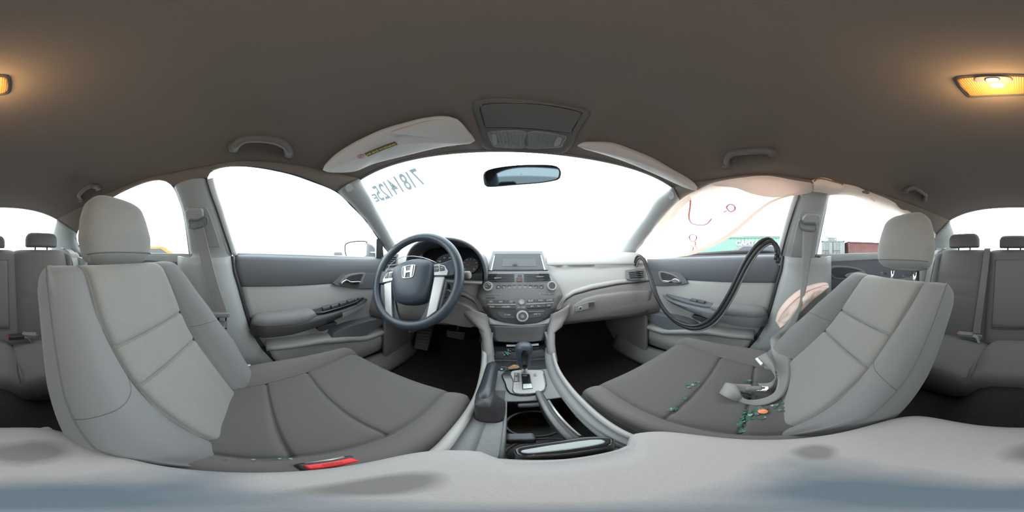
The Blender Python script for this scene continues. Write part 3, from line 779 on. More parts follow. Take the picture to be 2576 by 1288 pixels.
for i in range(9):
    pslab('climate_button', c2([(cx[i]+4,620),(cx[i+1]-4,620),(cx[i+1]-4,686),(cx[i]+4,688)]), df(.019), .004, 'button', STK, b=.001)
    icon(((cx[i]+cx[i+1])/2, 664), [0,1,2,2,2,3,3,4,3][i], cb)
    pslab('indicator', c2([((cx[i]+cx[i+1])/2-7,632),((cx[i]+cx[i+1])/2+7,632),((cx[i]+cx[i+1])/2+7,637),((cx[i]+cx[i+1])/2-7,637)]), df(.0232), .0006, 'gloss_black', cb, b=0)
rp = pslab('radio_panel', c2([(207,760),(1308,748),(1318,880),(1300,925),(1275,985),(1180,995),(860,1012),(700,1015),(260,1010),(232,940),(207,860)]), df(.015), .002, 'stack_dark', STK, b=.002)
def btn(q, label=None, sz=.0105, m='button', top=.0195, t=.004):
    o = pslab('radio_button', c2(q), df(top), t, m, STK, b=.001)
    if label:
        c = sum((V((x, y, 0)) for x, y in q), V())/len(q)
        text('lettering', label, hit(*c2([(c.x, c.y)])[0], df(top+t+.0006)), xd, yd, sz, 'white_print', o)
    return o
for i, (a, b) in enumerate(((212,368),(374,530),(536,690))): btn([(a,768),(b,766),(b,790),(a,792)], str(i+1), .006, 'stack')
btn([(696,766),(838,764),(838,790),(696,792)], None, m='button')
for i, (a, b) in enumerate(((844,1000),(1006,1156),(1160,1306))): btn([(a,762),(b,756),(b,776),(a,784)], str(i+4), .006, 'stack')
btn([(212,818),(358,818),(358,842),(212,845)], None)
pslab('disc_slot', c2([(500,820),(1032,814),(1034,832),(500,838)]), df(.0185), .001, 'gloss_black', STK, b=0)
pslab('slot_lip', c2([(370,846),(1050,842),(1050,850),(370,856)]), df(.0185), .002, 'stack', STK, b=0)
for (a, b, l) in ((212,360,'FM'),(366,530,'AM'),(536,692,'CD')): btn([(a,866),(b,864),(b,926),(a+(18 if a == 212 else 0),928)], l)
for (a, b, l, z) in ((858,1012,'AUX',.0105),(1018,1166,'TITLE',.0085),(1172,1314,'CLOCK',.008)): btn([(a,862-(a-858)*.05),(b,858-(a-858)*.06),(b-(14 if b > 1300 else 0),900-(a-858)*.04),(a,908-(a-858)*.03)], l, z)
for q in ([(230,930),(694,930),(694,941),(236,942)], [(862,928),(1302,905),(1300,914),(862,938)]): pslab('silver_line', c2(q), df(.022), .002, 'satin', STK, b=0)
btn([(242,950),(360,950),(360,1002),(264,1002)], 'SCAN', .007); btn([(368,950),(692,950),(692,1008),(368,1004)], '\u2013FOLDER\u2013', .0095)
btn([(868,950),(1176,936),(1170,985),(868,1002)], 'RPT        RDM', .0075); btn([(1184,935),(1290,922),(1270,978),(1182,982)], 'A.SEL', .006)
pslab('tuner_panel', c2([(700,850),(852,848),(852,1005),(700,1008)]), df(.018), .003, 'stack_dark', STK, b=.001)
k, p = knob('tuner_knob', (783,902), .0125, .014, 'satin', 'satin', STK)
text('lettering', 'TUNE', hit(*c2([(742,988)])[0], df(.0225)), xd, yd, .006, 'white_print', rp)
text('lettering', 'PUSH', hit(*c2([(812,978)])[0], df(.0225)), xd, yd, .0048, 'white_print', rp); text('lettering', 'SOUND', hit(*c2([(812,994)])[0], df(.0225)), xd, yd, .0048, 'white_print', rp)
btn([(392,1055),(668,1050),(690,1080),(680,1165),(480,1160),(420,1125)], '|\u25c4\u25c4 SKIP' if False else '|<< SKIP', .0075, 'button', .0165); btn([(895,1050),(1160,1038),(1150,1090),(1090,1140),(900,1160)], 'DISP >>|', .0075, 'button', .0165)
pslab('silver_line', c2([(900,1046),(1160,1036),(1160,1052),(902,1066)]), df(.021), .002, 'stack', STK, b=0)
k, p = knob('volume_knob', (795,1125), .0268, .024, 'satin', 'button', STK)
for dz, wd in ((.005,'VOL'),(0,'PUSH'),(-.005,'PWR')): text('lettering', wd, p+yd*dz-fn*.0005, xd, yd, .006, 'white_print', k)
# lower column under the stack: legs, pocket door and recess
CON = thing('center_console', 'grey centre console with silver edged sides, open cup holder and shifter bay', 'console')
ZC = -.375
leg = {}
for s, outer, inner in ((-1, [(850,700),(1000,860),(1120,960),(1158,1060),(1170,1200),(1180,1290)], [(1190,850),(1212,920),(1225,990),(1240,1100),(1250,1200),(1258,1280)]),
                        (1, [(1965,750),(1945,850),(1880,960),(1815,1000),(1812,1120),(1820,1200),(1838,1290)], [(1790,850),(1775,920),(1762,990),(1755,1100),(1762,1200),(1770,1280)])):
    fl = lambda p: p.y-lerp([(-.44,.50),(-.38,.53),(-.33,.62),(-.30,.665),(-.22,.70),(0,.80)], p.z)
    A = hits(c1(outer), fl); Bp = hits(c1(inner), fl)
    strip('leg', A, Bp, 'dash_low', CON, n=24, k=6, bulge=.016, toward=V((A[3].x,0,-.1)), thick=.012)
    strip('leg_side', A, [p+V((0,.35,0)) for p in A], 'trim_dark', CON, n=16, k=3, thick=.01)
fp = lambda p: p.y-lerp([(-.42,.60),(-.36,.615),(-.33,.64),(-.28,.66)], p.z)
strip('stack_chin', hits(c1([(1198,868),(1260,898),(1350,930),(1500,946),(1650,936),(1740,902),(1800,862)]), df(.008)), hits(c1([(1222,946),(1300,952),(1400,956),(1500,958),(1600,956),(1690,950),(1765,940)]), fp), 'stack', CON, n=20, k=5, thick=.01)
pd = strip('pocket_door', hits(c1([(1228,950),(1234,1030),(1245,1075),(1270,1098)]), fp), hits(c1([(1758,942),(1756,1030),(1742,1070),(1715,1092)]), fp), 'stack_dark', CON, n=14, k=10, bulge=.012, toward=V((0,0,-.2)), thick=.01)
slab('pocket_back', [V((-.13,.70,-.30)), V((.13,.70,-.30)), V((.13,.70,-.46)), V((-.13,.70,-.46))], V((0,-1,0)), .01, 'trim_black', CON, b=0)
for x in (-.118,.094): slab('pocket_side', [V((x,.50,-.39)), V((x,.71,-.39)), V((x,.71,-.31)), V((x,.60,-.33))], V((1 if x < 0 else -1,0,0)), .006, 'trim_dark', CON, b=0)
slab('pocket_edge', [V((-.06,.606,-.366)), V((.06,.606,-.366)), V((.06,.600,-.372)), V((-.06,.600,-.372))], V((0,-1,.3)), .002, 'satin', CON, b=0)
slab('pocket_floor', [V((-.122,.50,ZC-.005)), V((.088,.50,ZC-.005)), V((.10,.71,ZC-.01)), V((-.125,.71,ZC-.01))], V((0,0,1)), .006, 'gloss_black', CON, b=.002)
# top plate round the cup holder hole
xl = lambda y: lerp([(-.25,-.102),(.14,-.104),(.4,-.106),(.52,-.118),(.6,-.125)], y); xr = lambda y: lerp([(-.25,.080),(.16,.072),(.3,.074),(.42,.076),(.52,.088),(.6,.10)], y)
HX0, HX1, HY0, HY1 = -.056, .056, .10, .302
for nm, P in (('top_plate', [(xl(HY1),HY1),(xr(HY1),HY1),(xr(.44),.44),(xl(.44),.44)]), ('top_plate', [(xl(.44),.44),(xr(.44),.44),(xr(.5),.5),(xl(.5),.5)]), ('top_plate', [(xl(-.2),-.2),(HX0,-.2),(HX0,HY1),(xl(HY1),HY1)]), ('top_plate', [(HX1,-.2),(xr(-.2),-.2),(xr(HY1),HY1),(HX1,HY1)])):
    slab(nm, [V((x, y, ZC-.004)) for x, y in P], V((0,0,1)), .004, 'gloss_black' if P[0][1] == .44 else 'console_top', CON, b=0)
tube('tray_edge', [V((HX0,HY0,ZC)), V((HX0,HY1,ZC)), V((HX1,HY1,ZC)), V((HX1,HY0,ZC))], .003, 'console_top', CON, n=6)
for P in ([(HX0,HY0),(HX0,HY1)], [(HX0,HY1),(HX1,HY1)], [(HX1,HY1),(HX1,HY0)]):
    a, b = V((*P[0], ZC)), V((*P[1], ZC)); d = V((0,0,-.11))
    o = mk('tray_wall', [a, b, b+d, a+d], [(0,1,2,3)], 'gloss_black', CON, smooth=False); solid(o, .003)
slab('tray_floor', [V((HX0,HY0,ZC-.10)), V((HX1,HY0,ZC-.10)), V((HX1,HY1,ZC-.10)), V((HX0,HY1,ZC-.10))], V((0,0,1)), .002, 'trim_black', CON, b=0)
# cup rings
for yc in (.245,.150):
    P = [V((-.012+.044*math.cos(2*PI*i/32), yc+.044*math.sin(2*PI*i/32), ZC-.035)) for i in range(32)]
    tube('cup_ring', P, .0035, 'trim_black', CON, closed=True, n=6)
for c, sz, rz in (((-.036,.197,ZC-.035),(.036,.022,.030),.0), ((.026,.196,ZC-.045),(.022,.020,.028),.2), ((-.01,.296,ZC-.012),(.05,.014,.012),0)):
    rbox('cup_tab', c, sz, 'trim_dark', CON, b=.005, R=Matrix.Rotation(rz,3,'Z'))
# lid of the cup holder standing open on edge
lid = slab('cup_holder_lid', [V((.004,.322,ZC+.018)), V((.012,.155,ZC+.020)), V((.024,.150,ZC-.060)), V((.012,.310,ZC-.060))], V((1,.05,.15)), .012, 'trim_black', CON, b=.004)
tube('lid_edge', [V((.006,.318,ZC+.021)), V((.008,.24,ZC+.0225)), V((.013,.156,ZC+.022))], .0045, 'stack', lid, n=8)
tube('lid_edge', [V((.020,.285,ZC+.015)), V((.022,.24,ZC+.016)), V((.026,.165,ZC+.015))], .0028, 'satin', lid, n=8)
for y in (.235,.205): text('lettering', '\u25a0\u25a0', V((.052,y,ZC-.012)), (0,1,0), (0,0,1), .004, 'white_print', lid)
# rails on both edges and side walls
for s, OUT in ((-1, [(375,200),(385,330),(366,500),(330,640),(250,790),(150,930),(20,1085)]), (1, [(940,230),(948,320),(985,430),(1080,570),(1200,700),(1350,830),(1500,925)])):
    P = hits(c3(OUT), Z(ZC+.003)); P = crv(P, 30)
    P += [V((P[-1].x, -.05, ZC)), V((P[-1].x, -.2, ZC))]
    sec = [(-.008,-.02),(.009,-.02),(.010,0),(.006,.010),(0,.012),(-.006,.009)] if s < 0 else [(-.005,-.02),(.006,-.02),(.0065,0),(.004,.006),(0,.0075),(-.004,.005)]
    sweep('side_rail', P, sec, 'rail', CON)
    rows = [[p+V((s*.004,0,-.01)) for p in P], [p+V((s*.010,0,-.16)) for p in P], [p+V((s*.012,0,-.36)) for p in P]]
    grid('side_wall', rows, 'trim_dark', CON, thick=.006)
    q = [p-V((s*.012,0,0)) for p in P]
    strip('rail_filler', [p-V((s*.004,0,.002)) for p in P], [V((p.x-s*.03, p.y, ZC-.001)) for p in P], 'console_top', CON, n=24, k=2, thick=.004)
slab('brake_well', [V((-.099,.235,ZC)), V((-.060,.235,ZC)), V((-.058,.345,ZC)), V((-.095,.345,ZC))], V((0,0,1)), .0015, 'trim_black', CON, b=.001)
# shifter
SH = thing('gear_shifter', 'dark automatic gear shifter knob on silver gate between the seats', 'gear shifter')
zb = Z(ZC+.001)
pslab('bezel', c3([(542,440),(548,540),(565,590),(610,622),(720,632),(830,612),(880,565),(886,530),(868,450),(838,425)]), zb, .004, 'gloss_black', SH, nrm=(0,0,1), b=.003, smooth=30)
pl = pslab('gate_plate', c3([(606,432),(842,426),(862,470),(878,560),(840,602),(715,620),(614,606),(612,520)]), Z(ZC+.005), .004, 'gate', SH, nrm=(0,0,1), b=.003, smooth=30)
pslab('gate_slot', c3([(682,455),(748,455),(774,572),(690,580)]), Z(ZC+.009), .0008, 'gloss_black', pl, nrm=(0,0,1), b=0)
pslab('slot_cover', c3([(694,535),(764,532),(772,568),(694,576)]), Z(ZC+.0095), .0015, 'satin', pl, nrm=(0,0,1), b=.001)
pslab('position_window', c3([(624,445),(662,445),(668,516),(618,518)]), Z(ZC+.009), .001, 'stack_dark', pl, nrm=(0,0,1), b=0)
for i, ch in enumerate('PRND'):
    text('lettering', ch, hit(*c3([(640,455+i*16)])[0], Z(ZC+.0105)), (1,0,0), (0,1,0), .008, 'white_print' if ch != 'R' else 'red_print', pl)
pslab('lock_release', c3([(778,452),(800,450),(806,472),(782,474)]), Z(ZC+.009), .0012, 'trim_mid', pl, nrm=(0,0,1), b=.001)
pb = hit(*c3([(708,440)])[0], Z(ZC+.005)); kt = hit(*c3([(700,215)])[0], Y(pb.y+.005))
tube('shaft', [pb, pb.lerp(kt, .25), pb.lerp(kt, .4)], .008, 'chrome', SH, n=12)
d = (kt-pb); ax = d.normalized(); base = pb+d*.22; Lk = d.length*.82
lathe('knob', [(.013,0),(.0155,.006),(.0175,Lk*.25),(.0205,Lk*.5),(.0235,Lk*.72),(.0235,Lk*.86),(.019,Lk*.96),(.010,Lk),(0,Lk*1.005)], base, ax, 'wheel_hub', SH, n=28, sharp=80)
slab('knob_insert', [base+ax*Lk*a+V((x,-(lerp([(0,.0158),(.25,.0178),(.5,.0208),(.75,.0238),(.9,.0226)], a)),0)) for x, a in ((-.006,.12),(.006,.12),(.009,.72),(.004,.90),(-.004,.90),(-.009,.72))], V((0,-1,.1)), .0015, 'gloss_black', SH, b=.001)
# parking brake
PB = thing('parking_brake', 'black parking brake lever with worn silver sheen left of the shifter', 'brake lever')
g0 = hit(1240,915, X(-.094)); g1 = hit(1214,1012, X(-.093))
path = [g0+V((0,.004,-.004)), g0.lerp(g1,.15), g0.lerp(g1,.5), g0.lerp(g1,.85), g1+V((0,-.004,-.008))]
tube('grip', crv(path, 18), .0165, 'grip_black', PB, n=16, scale=[.55,.82]+[1]*13+[.95,.88,.6])
lathe('release_button', [(.006,0),(.006,.006),(.004,.008)], g0+V((0,.004,-.002)), (g0-g1), 'button', PB, n=12)
rows = []
bc = V((-.080,.265,ZC))
for t in range(9):
    u = t/8; zz = ZC+.0+(.052)*u; wx = .026-.012*u**.7; wy = .045-.017*u; cyy = bc.y+.006-.0*u; cx_ = bc.x-.012*u
    rows.append([V((cx_+wx*math.copysign(abs(math.cos(a))**.6, math.cos(a)), cyy+wy*math.copysign(abs(math.sin(a))**.6, math.sin(a)), zz)) for a in [2*PI*i/24 for i in range(24)]])
grid('boot', rows, 'trim_black', PB, closed=True, caps=True)
# armrest box between the seats
AR = thing('console_armrest', 'padded grey fabric armrest lid at the rear of the centre console', 'armrest')
def superplan(n, x0, x1, y0, y1, e):
    out = []
    for i in range(n):
        a = 2*PI*i/n; c, s_ = math.cos(a), math.sin(a)
        out.append(V(((x0+x1)/2+(x1-x0)/2*math.copysign(abs(c)**(2/e), c), (y0+y1)/2+(y1-y0)/2*math.copysign(abs(s_)**(2/e), s_), 0)))
    return out
PL = superplan(72, -.140, .120, -.205, .142, 5)
cc = V((-.01,-.03,0)); rows = []
for sc, z in ((.90,-.425),(.985,-.415),(1.0,-.395),(1.0,-.375),(.985,-.357),(.955,-.346),(.90,-.341),(.8,-.339),(.6,-.3375),(.3,-.337),(.02,-.337)):
    r = []
    for p in PL:
        q = cc+(p-cc)*sc
        # scooped front edge for the latch
        if q.y > .105 and -.075 < q.x < .075 and z > -.41: q.y -= .026*min(1, (.075-abs(q.x))/.025)*min(1, (q.y-.105)/.02)
        r.append(V((q.x, q.y, z)))
    rows.append(r)
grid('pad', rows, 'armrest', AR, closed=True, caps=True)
tube('piping', crv([cc+(p-cc)*.992+V((0,0,-.362)) for p in PL[::2]], 60, True), .0016, 'seam', AR, closed=True, n=6) if False else None
LP = hits([(1292,1140),(1300,1128),(1380,1116),(1470,1103),(1535,1103),(1547,1112),(1538,1126),(1460,1142),(1380,1150),(1310,1152)], Z(-.352))
la = slab('latch', crv(LP, 36, True), V((0,.15,1)), .010, 'gloss_black', AR, b=.005, seg=3, sink=.02)
LQ = hits([(1310,1134),(1385,1121),(1470,1109),(1515,1107),(1520,1115),(1455,1128),(1380,1137),(1325,1141)], Z(-.342))
slab('latch_plate', crv(LQ, 30, True), V((0,.15,1)), .003, 'stack_light', la, b=.002)
rows = [[V((p.x*.86, p.y*.95+.005, z)) for p in PL] for z in (-.42,-.60,-.73)]
grid('box', rows, 'trim_dark', AR, closed=True)
# ================================================================== STEERING WHEEL
SW = thing('steering_wheel', 'dark blue grey steering wheel with silver spokes, turned slightly', 'steering wheel')
WC = V((-.385,.500,-.082)); TL = math.radians(25); RA = math.radians(11)
wz = V((0,-math.cos(TL), math.sin(TL))); wu = V((0, math.sin(TL), math.cos(TL))); wx0 = V((1,0,0))
wx = wx0*math.cos(RA)+wu*math.sin(RA); wy = wu*math.cos(RA)-wx0*math.sin(RA)
def wp(x, y, z=0): return WC+wx*x+wy*y+wz*z
RM = .176
tube('rim', [WC+wx*RM*math.cos(2*PI*i/72)+wy*RM*math.sin(2*PI*i/72) for i in range(72)], .0168, 'wheel_rim', SW, closed=True, n=16, up=wz)
def wloft(name, P, lv, m, par=SW, sm=40):
    P = crv([V((x, y, 0)) for x, y in P], sm, True); c = sum(P, V())/len(P); rows = []
    for sc, z in lv: rows.append([wp(c.x+(p.x-c.x)*sc, c.y+(p.y-c.y)*sc, z) for p in P])
    return grid(name, rows, m, par, closed=True, caps=True, sharp=60)
hub = [(-.085,.035),(-.078,.050),(-.04,.064),(0,.069),(.04,.064),(.078,.052),(.086,.035),(.082,-.01),(.072,-.055),(.058,-.088),(.03,-.100),(0,-.102),(-.03,-.100),(-.058,-.088),(-.072,-.055),(-.082,-.01)]
wloft('airbag_cover', hub, [(.96,-.03),(1,-.006),(1,.010),(.975,.020),(.9,.027),(.6,.033),(.2,.035),(.02,.035)], 'wheel_hub')
for s in (-1, 1):
    # spoke from hub to rim carrying buttons
    P = [(s*.078,.044),(s*.12,.040),(s*.158,.048),(s*.166,.020),(s*.160,-.012),(s*.128,-.012),(s*.10,-.022),(s*.08,-.02)]
    P = P if s > 0 else P[::-1]
    sp = slab('side_spoke', [wp(x, y, -.004) for x, y in P], wz, .010, 'wheel_rim', SW, b=.004, sink=.012)
    P = [(s*.086,.036),(s*.105,.036),(s*.128,.026),(s*.140,.004),(s*.136,-.010),(s*.088,-.004)]
    bz = slab('button_bezel', [wp(x, y, .006) for x, y in (P if s > 0 else P[::-1])], wz, .004, 'satin', SW, b=.002)
    for x0, x1 in ((.090,.107),(.110,.129)):
        P = [(s*x0,.008),(s*x1,.008),(s*(x1-.002),.022 if x1 > .12 else .029),(s*x0,.031)]
        wb = slab('wheel_button', [wp(x, y, .0085) for x, y in (P if s > 0 else P[::-1])], wz, .004, 'button', bz, b=.0015)
        c_ = wp(s*(x0+x1)/2, .018, .0132)
        if s < 0: text('lettering', '+' if x0 > .1 else '\u2013', c_, wx, wy, .012, 'white_print', bz)
        else:
            text('lettering', 'CANCEL' if x0 < .1 else 'RES', c_, wx, wy, .0042, 'white_print', bz)
    if s > 0: text('lettering', 'CRUISE', wp(.104,.033,.0108), wx, wy, .004, 'white_print', bz)
    # silver lower spoke
    P = [(s*.090,-.010),(s*.128,-.016),(s*.125,-.028),(s*.099,-.128),(s*.064,-.152),(s*.077,-.08)]
    slab('silver_spoke', [wp(x, y, .000) for x, y in (P if s > 0 else P[::-1])], wz, .012, 'silver', SW, b=.003, sink=.006)
    P = [(s*.125,-.030),(s*.134,-.028),(s*.110,-.120),(s*.099,-.130)]
    slab('spoke_edge', [wp(x, y, -.004) for x, y in (P if s > 0 else P[::-1])], wz, .008, 'trim_dark', SW, b=.002)
    P = [(s*.070,-.08),(s*.078,-.085),(s*.068,-.150),(s*.080,-.152),(s*.078,-.168),(s*.04,-.172),(s*.036,-.16),(s*.055,-.12)]
    slab('lower_spoke', [wp(x, y, -.006) for x, y in (P if s > 0 else P[::-1])], wz, .008, 'wheel_rim', SW, b=.003)
# silver letter emblem in its rounded frame
def em(name, P, m, z0=.034, t=.002): return slab(name, [wp(x, y, z0) for x, y in P], wz, t, m, SW, b=.0006, sink=.002)
fr = crv([V((x, y, 0)) for x, y in [(-.024,.034),(0,.036),(.024,.034),(.026,.028),(.022,-.004),(.018,-.010),(0,-.011),(-.018,-.010),(-.022,-.004),(-.026,.028)]], 32, True)
tube('emblem_frame', [wp(p.x, p.y, .036) for p in fr], .0017, 'chrome', SW, closed=True, n=8, up=wz)
eb = em('emblem_plate', [(p.x*.95, .0125+(p.y-.0125)*.95) for p in fr], 'gloss_black', .0335, .0012)
em('emblem_letter', [(-.021,.033),(-.011,.033),(-.008,.016),(.008,.016),(.011,.033),(.021,.033),(.0165,-.009),(.0105,-.009),(.0085,.009),(-.0085,.009),(-.0105,-.009),(-.0165,-.009)], 'chrome', .035, .0025)
text('lettering', 'AIRBAG', wp(.012,-.052,.0325), wx, wy, .009, 'trim_dark', SW)
# steering column with stalks
SC = thing('steering_column', 'dark steering column shroud with stalks behind the steering wheel', 'steering column')
a = WC-wz*.03; b = V((-.37,.86,-.24))
rows = []
for i in range(10):
    t = i/9; p = a.lerp(b, t); rr = .042+.020*t
    rows.append([p+wx0*(rr*1.15*math.copysign(abs(math.cos(q))**.7, math.cos(q)))+wu*(rr*math.copysign(abs(math.sin(q))**.7, math.sin(q))) for q in [2*PI*k/24 for k in range(24)]])
grid('shroud', rows, 'trim_black', SC, closed=True, caps=True)
st = [V((-.33,.58,-.085)), V((-.27,.565,-.075)), V((-.205,.555,-.068))]
tube('wiper_stalk', crv(st, 12), .008, 'button', SC, n=10); lathe('stalk_end', [(.0135,0),(.0145,.006),(.0145,.024),(.011,.028),(0,.029)], st[-1]-V((.006,0,0)), V((1,-.2,.05)), 'trim_mid', SC, n=16)
st = [V((-.43,.58,-.09)), V((-.50,.57,-.08)), V((-.565,.56,-.07))]
tube('turn_stalk', crv(st, 12), .008, 'button', SC, n=10)
lathe('ignition', [(.016,0),(.016,.012),(.013,.014),(.012,.010),(0,.010)], V((-.288,.60,-.150)), V((.35,-1,.1)), 'button', SC, n=20)
KY = thing('car_key', 'small silver key in the ignition right of the steering wheel', 'key')
kp = hit(1152,740, Y(.545))
rbox('bow', kp, (.012,.004,.024), 'chrome', KY, b=.003); rbox('blade', kp+V((-.018,.02,0)), (.035,.004,.007), 'satin', KY, R=Matrix.Rotation(-.9,3,'Z'), b=.001)
WI = thing('white_cable', 'thin white cable looping above the hub of the steering wheel', 'cable')
cp = hits([(972,690),(976,676),(986,662),(1003,650),(1028,644.5),(1055,646),(1080,653),(1097,661)], Y(.56))
tube('wire', crv(cp, 40), .0016, 'white_print', WI, n=6)
cp = hits([(967,716),(970,728),(976,738),(984,748)], Y(.56)); tube('wire', crv(cp, 14), .0016, 'white_print', WI, n=6)
# knee panel under the column
slab('knee_panel', crv(hits([(1010,735),(1060,730),(1130,750),(1185,772),(1205,800),(1190,822),(1120,812),(1060,806),(1015,800)], Y(.68)), 30, True), V((0,-1,-.1)), .012, 'dash_low', DASH, b=.006, sink=.03)
pslab('switch_bezel', c1([(470,975),(548,962),(552,1000),(480,1018)]), Y(.70), .01, 'trim_dark', DASH, b=.002, sink=.05)
pslab('switch', c1([(486,980),(540,970),(542,996),(490,1008)]), Y(.688), .003, 'button', DASH, b=.001)
pslab('coin_tray', c1([(255,745),(325,755),(325,775),(262,770)]), Y(.68), .003, 'satin', DASH, b=0)
# pedals
def pedal(name, label, q, y, arm_top, ribs):
    t = thing(name, label, 'pedal')
    P = hits(c1(q), Y(y)); c = sum(P, V())/4; n = V((0,-1,.45)).normalized()
    slab('pad', P, n, .008, 'rubber', t, b=.003)
    for i in range(ribs):
        u = (i+.7)/(ribs+.4); a = P[0].lerp(P[3], u); b_ = P[1].lerp(P[2], u); a, b_ = a.lerp(b_, .06), b_.lerp(a, .06)
        up = (P[0]-P[3]).normalized()*.0022
        slab('rib', [a+n*.008+up, b_+n*.008+up, b_+n*.008-up, a+n*.008-up], n, .0025, 'trim_dark', t, b=0)
    tube('arm', [c+V((0,.01,.0)), c+V((0,.07,.10)), V(arm_top)], .007, 'trim_black', t, n=8)
pedal('brake_pedal', 'wide ribbed rubber brake pedal in the driver footwell', [(822,996),(1006,1016),(990,1090),(826,1056)], .80, (-.30,1.0,-.25), 5)
pedal('accelerator_pedal', 'narrow black accelerator pedal beside the centre console', [(1125,1045),(1175,1055),(1172,1115),(1122,1112)], .82, (-.17,1.02,-.28), 4)
fr = thing('foot_rest', 'dark ribbed foot rest at the left of the driver footwell', 'foot rest')
P = hits(c1([(560,950),(705,960),(650,1185),(525,1165)]), lambda p: p.y-(.90+(p.z+.45)*.8))
slab('pad', P, V((.1,-1,.5)), .012, 'trim_black', fr, b=.004)
for i in range(7):
    u = (i+1)/8; a = P[0].lerp(P[3], u)+V((0,-.012,.004)); b_ = P[1].lerp(P[2], u)+V((0,-.012,.004))
    tube('rib', [a.lerp(b_,.08), a.lerp(b_,.92)], .003, 'trim_dark', fr, n=6)
